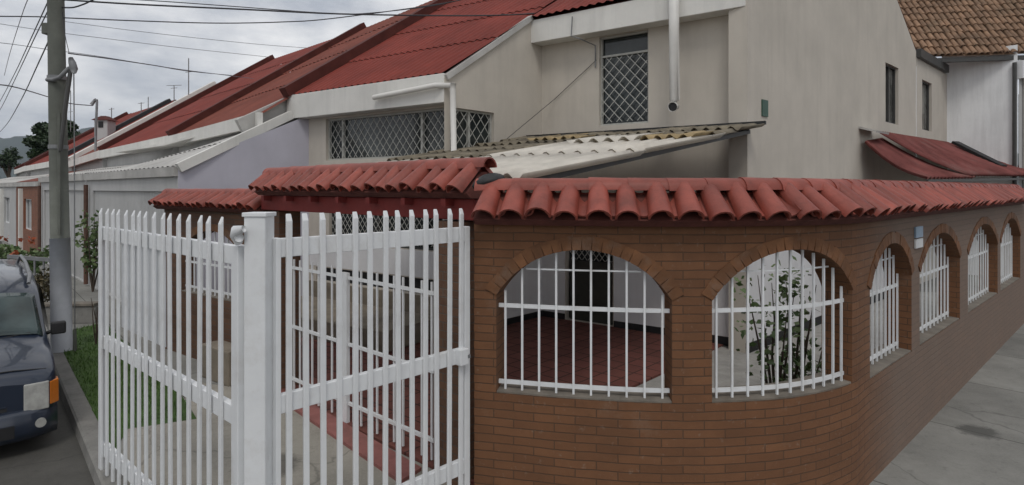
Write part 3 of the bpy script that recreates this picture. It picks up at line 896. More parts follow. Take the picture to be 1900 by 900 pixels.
# fascias
def fascia(a, b, zt, zb, out, inn, nin, name='fascia'):
    mb = MB(); a, b, nin = V(a), V(b), V(nin)
    P4 = [a-nin*out, b-nin*out, b+nin*inn, a+nin*inn]
    mb.hexa([(p.x, p.y, zb) for p in P4]+[(p.x, p.y, zt) for p in P4])
    return mb.build(name, M['fascia'], house, bevel=.01)
fascia((E1.x-.10, E1.y+.07), (C_.x+.0, C_.y-.0), 4.375, 3.90, .02, .22, n_w)
fascia((D_.x-.12, D_.y+.085), (K_.x-.02, K_.y+.015), 5.69, 5.26, .0, .33, ninf)
mb = MB()
mb.tube([Pf(sf(1080), 5.6, -.36), Pf(sf(1078), 5.25, -.36), Pf(sf(1090), 5.2, -.3), Pf(sf(1106), 5.1, -.03), Pf(sf(1106), 4.7, -.03)], .012, 6); mb.build('conduit', M['steel'], house)
# downspouts
mb = MB()
c = Ps(.06, 4.16, -.10); 
mb.tube([Pw(2.5, 4.10, -.32), Pw(L-.10, 4.17, -.32), Ps(.10, 4.17, -.14)], .045, 10); mb.build('gutter', M['white_pvc'], house, smooth=True)
mb = MB(); mb.tube([Ps(.06, 4.20, -.15), Ps(.06, 4.1, -.14), Ps(.10, 3.02, -.12)], .048, 12); mb.build('downspout', M['white_pvc'], house, smooth=True)
mb = MB(); s = sf(1268)
zb = zat(200, yf(1268)-.3); zt = 5.85
mb.tube([Pf(s, zt, -.43), Pf(s, 5.0, -.43), Pf(s, zb+.12, -.40), Pf(s, zb+.02, -.42), Pf(s, zb, -.50)], .075, 14, cap=False)
mb.build('downspout', M['white_pvc'], house, smooth=True, solid=.006)
mb = MB(); mb.tube([Pf(s, zb+.004, -.46), Pf(s, zb+.002, -.485)], .062, 14); mb.build('pipe_mouth', M['black'], house)
mb = MB()
mb.tube([Ps(1.4, 3.35, -.02), Pf(sf(1030), 4.2, -.03), Pf(sf(1108), zat(112, yf(1108)), -.03)], .006, 5); mb.build('cable', M['cable'], house)
# roof
mb = MB()
def lerp(a, b, t): return a*(1-t)+b*t
Rm = lerp(R1, RG, .49)
up_ = V((0,0,.03))
corr(mb, E1+V((-.0,-.0,.03)), C_+up_, R1, Rm, .17, .016, 5, .016)
corr(mb, D_+V((-.06,-.03,.0)), K_+up_, Rm, RG, .17, .016, 3, .016)
mu = MB(); dn = V((0,0,-.05))
mu.face([E1+dn, C_+dn, Rm+dn, R1+dn]); mu.face([D_+dn*.6, K_+dn, RG+dn, Rm+dn]); mu.build('roof_board', M['roof_dark'], house)
# rear slope
bk1 = BK+V((0,0,.03)); bk0 = bk1+(R1-RG)*1.0; bk0.z = bk1.z
corr(mb, R1, RG, bk0, bk1, .17, .016, 1, 0)
mb.build('roof', M['roof_red'], house, smooth=False)
mb = MB(); a = E1+V((-.12,-.04,.02)); b = R1+V((-.05,0,.0))
mb.bar(a+V((0,0,.06)), b+V((0,0,.08)), .24, .20); mb.build('roof_verge', M['roof_dark'], house)
mb = MB(); mb.bar(C_+V((.02,.02,-.03)), D_+V((.0,.0,.02)), .10, .09); mb.build('roof_verge', M['roof_grey'], house)

# garage canopy of corrugated sheets
cn = thing('garage_canopy', (1.2, 8.2, 2.6), 'worn corrugated sheet canopy sloping from the house down to the garage entrance', 'canopy')
T1 = V((3.75,8.72,3.44)); T0 = V((-.2,11.45,3.44)); B1 = V((.10,5.12,2.60)); B0 = V((-3.0,7.55,2.60))
Tm = lerp(T0, T1, .0)
def CP(u, v): return (T0*(1-u)+T1*u)*(1-v)+(B0*(1-u)+B1*u)*v
def cpatch(u0, u1, v0, v1, mat, rows=1, amp=.02, lift=0, name='sheet', wav=0):
    per_ = .24 if mat == 'sheet_white' else .177; amp = amp*1.25 if mat == 'sheet_white' else amp
    mb = MB(); l = V((0,0,lift))
    corr(mb, CP(u0, v0)+l, CP(u1, v0)+l, CP(u0, v1)+l, CP(u1, v1)+l, per_, amp*1.5, rows, -.02, wav=wav); return mb.build(name, M[mat], cn, smooth=True, solid=.006)
cpatch(0, 1, .0, .16, 'sheet_moss', 1, .022, .03, 'old_sheet', .02)
cpatch(.0, .985, .15, .27, 'sheet_moss', 1, .022, .018, 'old_sheet', .03)
cpatch(.45, 1.0, .25, 1.0, 'sheet_white', 2, .02, .0)
cpatch(.0, .46, .26, .62, 'sheet_moss', 2, .02, .006, 'old_sheet', .02)
cpatch(.0, .46, .60, 1.0, 'sheet_white', 1, .02, -.012)
cpatch(.55, .8, .22, .36, 'sheet_white', 1, .02, .04, 'patch_sheet')
cpatch(.80, .97, .24, .36, 'sheet_ochre', 1, .02, .035, 'patch_sheet', .02)
cpatch(.30, .52, .10, .24, 'sheet_ochre', 1, .02, .05, 'patch_sheet', .02)
mb = MB()
for u in (.0, .33, .66, .95):
    mb = MB(); mb.bar(CP(u, 0)+V((0,0,-.085)), CP(u, 1)+V((0,0,-.085)), .05, .06); mb.build('rafter', M['frame_dark'], cn)
for v in (.02, .35, .7, .98):
    mb = MB(); mb.bar(CP(0, v)+V((0,0,-.05)), CP(.96, v)+V((0,0,-.05)), .05, .03); mb.build('purlin', M['frame_dark'], cn)
mb = MB(); mb.bar(T0+V((0,0,.035)), T1+V((0,0,.035)), .07, .05); mb.build('wall_flashing', M['black'], cn)

# rear extension of the corner house and the houses behind
exw = thing('rear_annex', (11.6, 16.3, 0), 'low pale annex with one narrow window behind the gable wall', 'annex')
X0, X1 = B2+gs*.02, V((12.9,17.5))
L4 = (X1-X0).length; d4 = (X1-X0)/L4; n4 = V((-d4.y, d4.x))
mb = MB(); s0, s1 = on_line(1711, X0, d4), on_line(1729, X0, d4); y4 = (X0+d4*s0).y
h4 = (s0, s1, zat(240, y4), zat(147, y4))
P4 = rect_wall(mb, X0, X1, 0, zat(118, 16.0), [h4], .12, inward=n4); mb.build('wall', M['white_wall'], exw)
window(P4, h4, exw, frame_m='frame_dark', pane_m='glass_pale')
mb = MB(); zt = zat(118, 16.0)
mb.hexa([P4(x, z, o) for z in (zt+.0, zt+.22) for x, o in ((.02,-.10),(L4-.25,-.10),(L4-.25,.3),(.02,.3))]); mb.build('eave_board', M['frame_dark'], exw)
bh = thing('tile_roof_house', (14.5, 17.5, 0), 'bluish white house with old orange clay tile roof at the right edge', 'house')
Y0, Y1 = V((12.80,17.58)), V((14.05,16.40))
mb = MB(); L5 = (Y1-Y0).length; n5 = V((.69,.72))
P5 = rect_wall(mb, Y0, Y1, 0, 6.5, [], .1, inward=n5); mb.build('wall', M['bright_wall'], bh)
Z0, Z1 = V((14.07,16.38)), V((18.6,18.2))
mb = MB(); L6 = (Z1-Z0).length; d6 = (Z1-Z0)/L6; n6 = V((-d6.y, d6.x))
h6 = (.55, 3.6, 2.2, 5.2)
P6 = rect_wall(mb, Z0, Z1, 0, 6.08, [h6], .3, inward=n6); mb.build('wall', M['grey_wall'], bh)
mb = MB(); 
for k in range(24):
    z = 2.2+k*.125; mb.hexa([P6(x, zz, o) for zz in (z, z+.115) for x, o in ((h6[0],.2),(h6[1],.2),(h6[1],.25),(h6[0],.25))])
mb.build('shutter', M['beige'], bh)
mb = MB(); mb.tube([P5(L5-.06, 6.0, -.08), P5(L5-.06, 2.0, -.08)], .05, 10); mb.build('downspout', M['frame_dark'], bh)
mb = MB(); mb.tube([P6(.2, 5.6, -.06), P6(.2, 2.0, -.06)], .06, 10); mb.build('downspout', M['white_pvc'], bh)
mb = MB(); mb.hexa([P6(x, z, o) for z in (5.55, 6.04) for x, o in ((-.04,-.12),(L6,-.12),(L6,.05),(-.04,.05))]); mb.build('lintel', M['bright_wall'], bh)
# clay tile roof facing us
mb = MB()
e0, e1 = V((11.25,16.82,6.24)), V((20.2,15.5,6.28))
w0, w1 = e0+V((.6,3.2,3.4)), e1+V((.9,3.2,3.4))
nt_ = int((e1-e0).length/.165)
for k in range(nt_):
    u = (k+.5)/nt_
    for r in range(13):
        f0, f1 = r/13, (r+1.15)/13
        a = lerp(lerp(e0, e1, u), lerp(w0, w1, u), f1); b = lerp(lerp(e0, e1, u), lerp(w0, w1, u), f0)
        jz = V((R.uniform(-.02,.02), 0, R.uniform(-.012,.02)))
        half_tile(mb, a+jz, b+jz+V((0,0,.02)), e1-e0, .060, .078, n=5)
nv = (e1-e0).cross(w0-e0).normalized()*.01
mb.face([e0-nv, e1-nv, w1-nv, w0-nv])
mb.build('roof', M['tile_orange'], bh, smooth=False)
mb = MB(); mb.bar(e0+V((0,.1,-.10)), e1+V((0,.1,-.10)), .12, .12); mb.build('eave_board', M['frame_dark'], bh)

# red canopy at the side
rc = thing('side_canopy', (9.5, 13.5, 2.7), 'weathered red corrugated canopy between the gable wall and the brick wall', 'canopy')
def sheet2(t0, t1, b0, b1, name, mat='canopy_red'):
    mb = MB(); corr(mb, b0, b1, t0, t1, .19, .034, 1, 0, 6, curve=lambda v: -.13*math.sin(PI*v)); return mb.build(name, M[mat], rc, smooth=True, solid=.006)
t0 = V((7.27,12.15,3.47)); tm = V((8.95,13.85,3.72)); t1 = V((12.75,17.3,3.80))
b0 = V((8.05,11.45,2.71)); bm = V((10.4,12.9,2.76)); b1 = V((13.5,15.4,2.80))
sheet2(t0, lerp(t0,tm,.55), b0, lerp(b0,b1,.40), 'lower_sheet')
mb = MB(); corr(mb, lerp(b0,b1,.36)+V((0,0,.05)), b1+V((2.2,1.6,.08)), V((7.95,12.72,3.72)), t1+V((0,0,.05)), .19, .034, 1, 0, 6, curve=lambda v: -.07*math.sin(PI*v)); mb.build('upper_sheet', M['canopy_red'], rc, smooth=True, solid=.006)
mb = MB(); mb.bar(b0+V((0,0,-.06)), b1+V((0,0,-.04)), .05, .05); mb.build('rafter', M['frame_dark'], rc)
mb = MB(); mb.box(V((7.62,12.42,3.72)), (.74,.67,0), (.64,-.70,-.3), (.2,-.22,.95), .42, .17, .02); mb.build('end_flashing', M['roof_grey'], rc)
mb = MB(); mb.bar(W(1772,264,16.6), W(1862,309,15.6), .34, .07); mb.build('flashing', M['black'], rc)
#@@ROW
# ================================================================== TERRACE TO THE LEFT
def Fp(t): return V((-5.83-1.03*t, 10.3+t))
sl = V((.9, 1, .92))
Es = [E1, V((-8.98,16.26,4.13)), V((-14.8,21.9,4.10)), V((-18.9,25.9,3.92)), V((-21.1,28.0,4.03)), V((-27.5,34.0,4.0)), V((-34,41,4.0))]
Rt = [4.6, 4.34, 4.61, 4.22, 3.34, 3.5, 3.6]
Rs = [R1]+[E+sl*t for E, t in zip(Es[1:], Rt[1:])]
roofm = ['roof_brown', 'roof_red', 'roof_brown', 'roof_red', 'roof_red', 'roof_brown']
capm = ['roof_dark', 'roof_dark', 'fascia', 'roof_black', 'roof_dark', 'roof_dark']
wallm = ['lilac_wall', 'grey_wall', 'orange_brick', 'grey_wall', 'orange_brick', 'grey_wall']
labels = ['pale house beside the corner house, with lilac side wall and white garage front',
          'terrace house with bright red roof and pale grey garage front behind the utility pole',
          'orange brick terrace house with a white verge on its red roof',
          'distant terrace house whose red roof ends in a thick black verge',
          'distant terrace house with a brick front at the left edge',
          'farthest terrace house of the row, half hidden at the left edge']
ft = [0, 5.2, 10.4, 14.9, 19.5, 25, 31]
for k in range(6):
    Er, El, Rr, Rl = Es[k], Es[k+1], Rs[k], Rs[k+1]
    ex = .41 if k == 0 else .2
    Er2, El2 = Er-sl*ex, El-sl*.25
    if k > 1: Rr = Er+sl*Rt[k+1]*1.0
    root = thing('terrace_house', ((Er.x+El.x)/2, (Er.y+El.y)/2, 0), labels[k], 'house', 'row of terrace houses')
    mb = MB(); corr(mb, El2, Er2, Rl, Rr, .22, .014, 4, .02)
    bkr, bkl = Rr+V((3.4,3.8,-3.4)), Rl+V((3.4,3.8,-3.4))
    corr(mb, Rl, Rr, bkl, bkr, .22, .014, 1, 0)
    mb.build('roof', M[roofm[k]], root)
    # verge (parapet) on the left rake
    mb = MB(); wdt = (.22, .25, .5, .5, .3, .3)[k]
    mb.bar(El2+V((-.1,0,.06)), Rl+V((-.1,0,.06)), wdt, .22); mb.build('verge', M[capm[k]], root)
    # gable infill below the left rake and front wall below the eave
    mb = MB()
    d0 = El2-V((0,0,.05)); 
    mb.face([(El2.x, El2.y, 0), (Rl.x, Rl.y, 0), (Rl.x, Rl.y, Rl.z-.1), (El2.x, El2.y, El2.z-.1)])
    mb.face([(Rl.x, Rl.y, 0), (bkl.x, bkl.y, 0), (bkl.x, bkl.y, bkl.z-.1), (Rl.x, Rl.y, Rl.z-.1)])
    mb.face([(El2.x+.1, El2.y+.1, 0), (Er2.x+.1, Er2.y+.1, 0), (Er2.x+.1, Er2.y+.1, Er2.z-.1), (El2.x+.1, El2.y+.1, El2.z-.1)])
    mb.build('wall', M['grey_wall' if k else 'grey_wall'], root)
    mb = MB(); mb.bar(El2+V((-.05,-.05,-.13)), Er2+V((-.05,-.05,-.13)), .10, .28); mb.build('fascia', M['fascia'], root)
    # front extension
    t0_, t1_ = ft[k]+(.0 if k == 0 else .05), ft[k+1]-.05
    Fr, Fl = Fp(t0_), Fp(t1_)
    zf = 2.88 if k < 2 else 2.75
    mb = MB()
    nE = V((.9,1)).normalized()
    br_ = (V((E1.x-.02,E1.y)) if k == 0 else Fr+nE*2.0); bl_ = Fl+nE*2.0
    zb_ = 3.98 if k == 0 else 3.3
    corr(mb, (Fl.x, Fl.y, zf), (Fr.x, Fr.y, zf), (bl_.x, bl_.y, 3.3), (br_.x, br_.y, zb_), .3, .012, 2, .02)
    mb.build('porch_roof', M['roof_grey' if k != 2 else 'roof_brown'], root)
    mb = MB(); mb.bar((Fl.x-.02, Fl.y-.02, zf-.08), (Fr.x-.02, Fr.y-.02, zf-.08), .08, .17); mb.build('gutter', M['roof_grey'], root)
    nin = nE
    Lx = (Fr-Fl).length
    mb = MB()
    doorh = (.7, Lx-.25, .03, 2.45) if k in (0, 1) else ((.5, 1.5, .03, 2.2), (2.3, 4.3, .9, 2.1))
    holes = [doorh] if k in (0, 1) else list(doorh)
    Pp = rect_wall(mb, Fl, Fr, 0, zf-.12, holes, .12, inward=nin)
    mb.build('front_wall', M['grey_wall' if k < 2 else wallm[k]], root)
    if k in (0, 1):
        mb = MB(); n = int((doorh[1]-doorh[0])/.11)
        for i in range(n):
            x = doorh[0]+(doorh[1]-doorh[0])*i/n; w = (doorh[1]-doorh[0])/n
            mb.hexa([Pp(xx, z, o) for z in (.03, 2.45) for xx, o in ((x+.008,.05),(x+w-.008,.05),(x+w-.008,.08),(x+.008,.08))])
        mb.hexa([Pp(xx, z, o) for z in (.03, 2.45) for xx, o in ((doorh[0],.075),(doorh[1],.075),(doorh[1],.10),(doorh[0],.10))])
        mb.build('garage_door', M['grey_wall'], root)
        mb = MB(); mb.tube([Pp(.35, .05, -.08), Pp(.35, 2.6, -.08)], .05, 8); mb.build('downspout', M['brown_pipe'], root)
    else:
        h = doorh[0]; mb = MB(); mb.hexa([Pp(xx, z, o) for z in (h[2], h[3]) for xx, o in ((h[0],.08),(h[1],.08),(h[1],.11),(h[0],.11))]); mb.build('door', M['roof_dark'], root)
        window(Pp, doorh[1], root, mullions=(3.3,), frame_m='white_paint')
        mb = MB(); mb.hexa([Pp(xx, z, o) for z in (0, 2.5) for xx, o in ((1.7,-.12),(2.05,-.12),(2.05,.01),(1.7,.01))]); mb.build('pier', M['fascia'], root)
    # side walls of the extension
    if k == 0:
        bq = A+(Bw-A).normalized()*on_line(573, A, (Bw-A).normalized())
    mb = MB()
    for q, qb, zz in ((Fr, br_, zb_), (Fl, bl_, 3.3)):
        mb = MB(); qq = bq if (k == 0 and q is Fr) else qb
        mb.face([(q.x, q.y, 0), (qq.x, qq.y, 0), (qq.x, qq.y, zz-.0), (q.x, q.y, zf-.0)])
        mb.build('porch_wall', M[wallm[k] if k else 'lilac_wall'], root)
    if k == 0:
        mb = MB(); mb.bar((Fr.x+.02, Fr.y-.03, zf-.02), (br_.x+.04, br_.y-.03, zb_-.0), .14, .16); mb.build('verge', M['fascia'], root)
        mb = MB(); pa, pb_ = lerp(V((Fr.x,Fr.y,zf)), V((br_.x,br_.y,zb_)), .55), V((br_.x,br_.y,zb_))
        mb.bar(pa+V((-.12,.12,.17)), pb_+V((-.12,.16,.20)), .10, .34); mb.build('upstand', M['roof_grey'], root)
        mb = MB(); sx = on_line(500, Fr, br_-Fr); q = Fr+(br_-Fr)*sx; mb.tube([(q.x+.03, q.y-.03, 2.3), (q.x+.03, q.y-.03, 3.55)], .012, 6); mb.build('conduit', M['steel'], root)
        # pale loose roofing slabs lying on the porch roof, part of the roof build-up
        mb = MB(); a_, b_ = W(330,268,15.2), W(455,236,13.6)
        mb.bar(a_, b_, .6, .06); mb.bar(W(232,282,17.5), W(330,268,15.6), .5, .06); mb.build('roof_slab', M['fascia'], root)
# chimney on the far red roof
ch = thing('chimney', W(195,250,29), 'small white plastered chimney with brown cap on the far roofs', 'chimney')
mb = MB(); c = W(195,236,29); mb.abox(c-V((.32,.3,.7)), c+V((.32,.3,.32))); mb.build('stack', M['grey_wall'], ch)
mb = MB(); mb.abox(c+V((-.12,-.32,-.05)), c+V((.12,-.29,.25))); mb.build('opening', M['black'], ch)
mb = MB(); a = c+V((0,0,.32)); mb.hexa([a+V((sx*.42, sy*.4, 0)) for sx, sy in ((-1,-1),(1,-1),(1,1),(-1,1))]+[a+V((sx*.12, sy*.12, .22)) for sx, sy in ((-1,-1),(1,-1),(1,1),(-1,1))]); mb.build('cap', M['roof_dark'], ch)
# antennas
def antenna(px, y0, y1, Y, arms, label):
    t = thing('tv_antenna', W(px, y1, Y), label, 'antenna', 'roof antennas')
    mb = MB(); mb.tube([W(px, y1+14, Y), W(px, y0, Y)], .022, 6); mb.build('mast', M['steel'], t)
    if arms:
        mb = MB()
        for dy, w in arms: mb.tube([W(px-w, y0+dy, Y), W(px+w, y0+dy-1, Y)], .014, 5)
        mb.build('element', M['steel'], t)
antenna(350, 108, 162, 27, [(26, 6)], 'tallest thin antenna mast above the red roofs')
antenna(323, 158, 190, 30, [(1, 14), (6, 6)], 'T-shaped antenna just left of the tall mast')
antenna(262, 190, 208, 33, [(2, 6)], 'short antenna beside the black verge')
antenna(275, 180, 204, 33, [], 'bare short mast near the black verge')
antenna(207, 200, 222, 33, [(3, 5)], 'small antenna behind the white chimney')
antenna(131, 168, 230, 36, [(40, 4)], 'thin antenna mast close to the utility pole')
# street lamp
sl_ = thing('street_lamp', W(179, 300, 24), 'slender street lamp with small curved head behind the first roofs', 'street lamp')
mb = MB(); mb.tube([W(176,330,24), W(178,240,24), W(180,188,24), W(176,184,24)], .045, 8); mb.build('mast', M['steel'], sl_, smooth=True)
mb = MB(); mb.tube([W(181,186,24), W(176,186,24), W(170,194,24)], [.04,.06,.07], 8); mb.build('lamp_head', M['steel'], sl_, smooth=True)

# ================================================================== UTILITY POLE
YP = 9.1
pole = thing('utility_pole', W(117, 640, YP)*1.0, 'grey concrete utility pole with white painted base on the grass verge', 'utility pole')
pb = V((W(115,640,YP).x, YP, 0)); pt = W(99, -260, YP)
def PP(z): f = z/pt.z; return lerp(pb, pt, f)
mb = MB(); mb.tube([PP(z) for z in (1.72, 3, 5, pt.z)], [.125,.12,.112,.10], 16); mb.build('shaft', M['pole'], pole, smooth=True)
mb = MB(); mb.tube([PP(z) for z in (-.05, .9, 1.74)], [.14,.136,.132], 16); mb.build('painted_base', M['pole_white'], pole, smooth=True)
for py in (145, 273): 
    mb = MB(); q = PP(zat(py, YP)); mb.tube([q+V((0,0,-.03)), q+V((0,0,.03))], .13, 16); mb.build('clamp_band', M['steel'], pole)
mb = MB(); mb.tube([W(88,148,YP-.1), W(100,148,YP-.16), W(112,143,YP-.16), W(122,132,YP-.15), W(130,126,YP-.12)], .033, 8); mb.build('lamp_arm', M['steel'], pole, smooth=True)
mb = MB(); mb.tube([W(131,107,YP-.12), W(134,116,YP-.12), W(137,128,YP-.12), W(137,136,YP-.12)], [.03,.05,.055,.03], 8); mb.build('lamp_head', M['steel'], pole, smooth=True)
mb = MB(); mb.tube([W(131,130,YP-.13), W(122,195,YP-.15), W(116,250,YP-.15), W(112,280,YP-.15)], .03, 8); mb.build('brace', M['frame_dark'], pole)
mb = MB(); mb.tube([W(110,210,YP-.13), W(110,436,YP-.14)], .022, 6); mb.build('conduit', M['pole'], pole)
mb = MB(); q = W(88,54,YP); mb.box(q, (1,0,0), (0,1,0), (0,0,1), .05, .06, .085); mb.build('junction_box', M['pole'], pole, bevel=.01)
# cables
def cable(name_label, pts, r=.012, mat='cable'):
    P = [W(*p) for p in pts]; out = []
    e = [P[0]*2-P[1]]+P+[P[-1]*2-P[-2]]
    for i in range(1, len(e)-2):
        p0, p1, p2, p3 = e[i-1], e[i], e[i+1], e[i+2]
        for k in range(6):
            t = k/6; out.append(.5*((2*p1)+(p2-p0)*t+(2*p0-5*p1+4*p2-p3)*t*t+(3*p1-p0-3*p2+p3)*t**3))
    out.append(P[-1]); mb = MB(); mb.tube(out, r*.8, 5)
    o = mb.build('overhead_cable', M[mat], None, origin=P[0]); tag(o, name_label, 'cable', 'overhead cables')
cable('thick dark cable crossing the top from the pole to the corner house', [(108,-1,YP),(250,8,9.4),(440,17,9.8),(670,27,10.4),(940,28,11.2),(1085,12,11.6),(1140,-20,11.8)], .018)
cable('thinner cable just above the thick one, leaving the pole top', [(108,-6,YP),(260,0,9.5),(420,11,9.9),(600,24,10.3),(690,24,10.6),(830,6,11),(900,-20,11.2)], .010)
cable('cable level with the white box on the pole, rising right to the red roofs', [(-60,30,8.9),(60,31,9),(115,33,YP),(260,39,9.4),(400,43,9.9),(520,41,10.2),(620,34,10.5),(830,5,11),(900,-15,11.2)], .012)
cable('thin cable running right from above the lamp arm towards the terrace roofs', [(127,99,YP),(210,110,11),(290,122,13),(350,132,16),(430,140,21)], .013)
cable('short drooping service cable curling off the pole top', [(112,14,YP),(135,14,9),(155,8,9),(172,0,8.9),(200,-12,8.8)], .015)
cable('steep cable from pole top down the street, leftmost of the steep bundle', [(95,-10,YP),(60,66,12),(28,135,17),(0,188,24),(-20,220,32)], .012)
cable('steep cable down the street, middle one of the steep bundle', [(93,12,YP),(62,75,12),(30,143,17),(0,204,24),(-20,232,32)], .012)
cable('steep cable down the street, lowest one leaving below the white box', [(92,72,YP),(70,120,11),(42,180,15),(16,226,22),(0,245,28)], .013)
cable('thin slack cable passing low behind the pole towards the street lamp', [(-40,156,15),(20,160,17),(90,180,20),(130,192,21.5),(172,196,23.5)], .022)
cable('faint pale cable at mid height left of the pole', [(-40,75,14),(30,83,14),(90,92,14),(180,104,15),(330,128,17),(470,146,19)], .010, 'cable_pale')
cable('uppermost faint pale cable left of the pole', [(-40,38,16),(90,58,16),(200,72,17),(330,88,18),(500,106,20)], .010, 'cable_pale')
cable('faint pale cable crossing the clouds beside the pole top', [(120,40,16),(240,56,16),(360,70,17),(500,84,18),(620,92,20)], .009, 'cable_pale')
cable('faint pale steep cable at the far upper left', [(55,-10,20),(40,30,24),(18,100,34),(8,140,42)], .018, 'cable_pale')
cable('thin drop wire hanging between pole top and lamp arm', [(116,20,YP),(120,60,YP-.1),(128,98,YP-.12)], .006)
# guy rod and sapling next to the pole
gw = thing('guy_wire', (G(139,652).x, G(139,652).y, 0), 'thin steel guy wire with ground guard right of the pole', 'guy wire')
q = G(139,652); mb = MB(); mb.tube([q, W(138,300,q.y), W(137,130,q.y)], .008, 6); mb.build('wire', M['steel'], gw)
mb = MB(); mb.tube([q, q+V((0,0,.35))], [.03,.02], 8); mb.build('guard', M['pole'], gw)
#@@PLANTS
# ================================================================== PLANTS
def shrub(name, base, stems, label, cat, mat='leaf', n=260, size=.07, spread=.3, h=1.0, group=None, flower=0):
    base = V(base); t = thing(name, base, label, cat, group)
    mb = MB(); mf = MB()
    for i in range(stems):
        a = 2*PI*(i+R.random()*.6)/stems; sp = spread*R.uniform(.3, 1)
        top = base+V((math.cos(a)*sp, math.sin(a)*sp, h*R.uniform(.65, 1)))
        mid = lerp(base, top, .5)+V((R.uniform(-.05,.05), R.uniform(-.05,.05), 0))
        mb.tube([base, mid, top], [.008*h+.003, .006*h+.002, .003], 6)
        for k in range(5):
            f = R.uniform(.35, 1); c = lerp(base, top, f)+V((R.gauss(0,.05), R.gauss(0,.05), R.gauss(0,.03)))*h
            foliage(mf, c, (spread*.35, spread*.35, h*.12), n//(stems*5), size)
    mb.build('stem', M['bark'], t)
    mf.build('foliage', M[mat], t)
    if flower:
        for _ in range(flower):
            mw = MB(); foliage(mw, base+V((R.uniform(-spread,spread), R.uniform(-spread,spread), h*R.uniform(.5,1.05))), (.08,.08,.08), 6, size*.9)
            mw.build('flower', M['flower'], t)
    return t
p = V((2.52, 5.62, 0))
shrub('garden_shrub', (2.58,5.72,.0), 6, 'tall loose leafy shrub behind the second arched opening', 'shrub', n=300, size=.075, spread=.50, h=1.72)
shrub('garden_shrub', (2.75,5.75,.0), 5, 'slim shrub leaning against the inner corner of the brick wall', 'shrub', n=240, size=.07, spread=.3, h=1.75)
shrub('low_plant', (1.72,5.25,0), 6, 'low green bedding plant at the lower left of the second arch', 'plant', n=200, size=.07, spread=.28, h=.62)
shrub('low_plant', (1.15,4.95,0), 6, 'small dark bedding plant under the right side of the first arch', 'plant', n=170, size=.06, spread=.25, h=.78, mat='leaf_dark')
shrub('low_plant', (.15,5.0,0), 5, 'thin upright plant under the left side of the first arch', 'plant', n=70, size=.06, spread=.10, h=.95)
shrub('garden_shrub', (3.0,5.95,0), 6, 'bushy shrub seen through the narrow third arch', 'shrub', n=200, size=.07, spread=.3, h=1.2)
q = G(178, 640); shrub('sapling', q, 4, 'thin bare sapling on the verge between pole and gate', 'sapling', n=16, size=.05, spread=.14, h=1.05, mat='leaf_brown')
q = V((W(168,500,15.0).x, 15.0, 0)); q.x = (172-950)/F*14.3; q.y = 14.3
shrub('climbing_shrub', q, 7, 'tall pale green shrub against the garage front left of the gate', 'shrub', n=420, size=.12, spread=.32, h=2.0)
q = V(((22-950)/F*15.5, 15.5, 0)); shrub('flower_bush', q, 9, 'round green bush with orange-red flowers at the far left', 'bush', n=1500, size=.13, spread=.9, h=1.2, flower=9)
q = V(((70-950)/F*11.5, 11.5, 0)); shrub('hedge_bush', q, 9, 'dry brownish bush just behind the van', 'bush', n=900, size=.085, spread=.42, h=.95, mat='leaf_brown')
# low railing behind the van
lr = thing('low_railing', (-11.4,13.6,0), 'low dark railing on a small wall behind the van', 'railing')
mb = MB(); a, b = V(((15-950)/F*13.5, 13.5, 0)), V(((98-950)/F*13.2, 13.2, 0))
mb.bar(a+V((0,0,.95)), b+V((0,0,.90)), .05, .08); mb.build('rail', M['steel'], lr)
for k in range(6):
    f = k/5; q = lerp(a, b, f); mb = MB(); mb.bar(q, q+V((0,0,.92)), .03); mb.build('post', M['steel'], lr)
lwall = thing('low_wall', (-8.2, 11.2, 0), 'low grey garden wall between pole and gate', 'wall')
mb = MB(); a, b = G(75,600), G(182,598)
mb.bar(V((a.x,a.y,.16)), V((b.x,b.y,.16)), .18, .32); mb.build('kerb_stone', M['kerb'], lwall, bevel=.01)
mb = MB(); mb.bar(V((a.x,a.y,.35)), V((b.x,b.y,.35)), .24, .05); mb.build('coping', M['mortar'], lwall, bevel=.008)
# background tree
def tree(px, pyt, Y, rpx, label, n, size):
    n = int(n*1.5)
    x = (px-950)/F*Y; t = thing('broad_tree', (x, Y, 0), label, 'tree', 'trees behind the terrace')
    zt = zat(pyt, Y); r = rpx/F*Y
    mb = MB(); mb.tube([(x, Y, 0), (x+.1, Y, zt*.4), (x, Y, zt*.75)], [.35,.25,.12], 8)
    cl = []
    for k in range(26):
        while True:
            p = V((R.uniform(-1,1), R.uniform(-1,1), R.uniform(-1,1)))
            if p.length < 1: break
        c = V((x+p.x*r*.8, Y+p.y*r*.8, zt-r*1.25+p.z*r*1.0))
        cl.append((c, r*R.uniform(.26,.42)))
        if k % 3 == 0: mb.tube([(x, Y, zt*.45), lerp(V((x, Y, zt*.45)), c, .6)+V((0,0,.3)), c], [.12,.07,.03], 5)
    mb.build('trunk', M['bark'], t)
    mf = MB()
    for c, rr in cl: foliage(mf, c, (rr*1.1, rr*1.1, rr*.8), n//26, size)
    mf.build('crown', M['leaf_dark'], t)
tree(100, 208, 62, 42, 'dark leafy tree rising behind the utility pole', 5200, .42)
tree(138, 240, 75, 24, 'lower dark tree right of the utility pole, above the red roof', 2600, .45)
tree(16, 272, 90, 20, 'small round tree low at the far left under the hills', 900, .4)
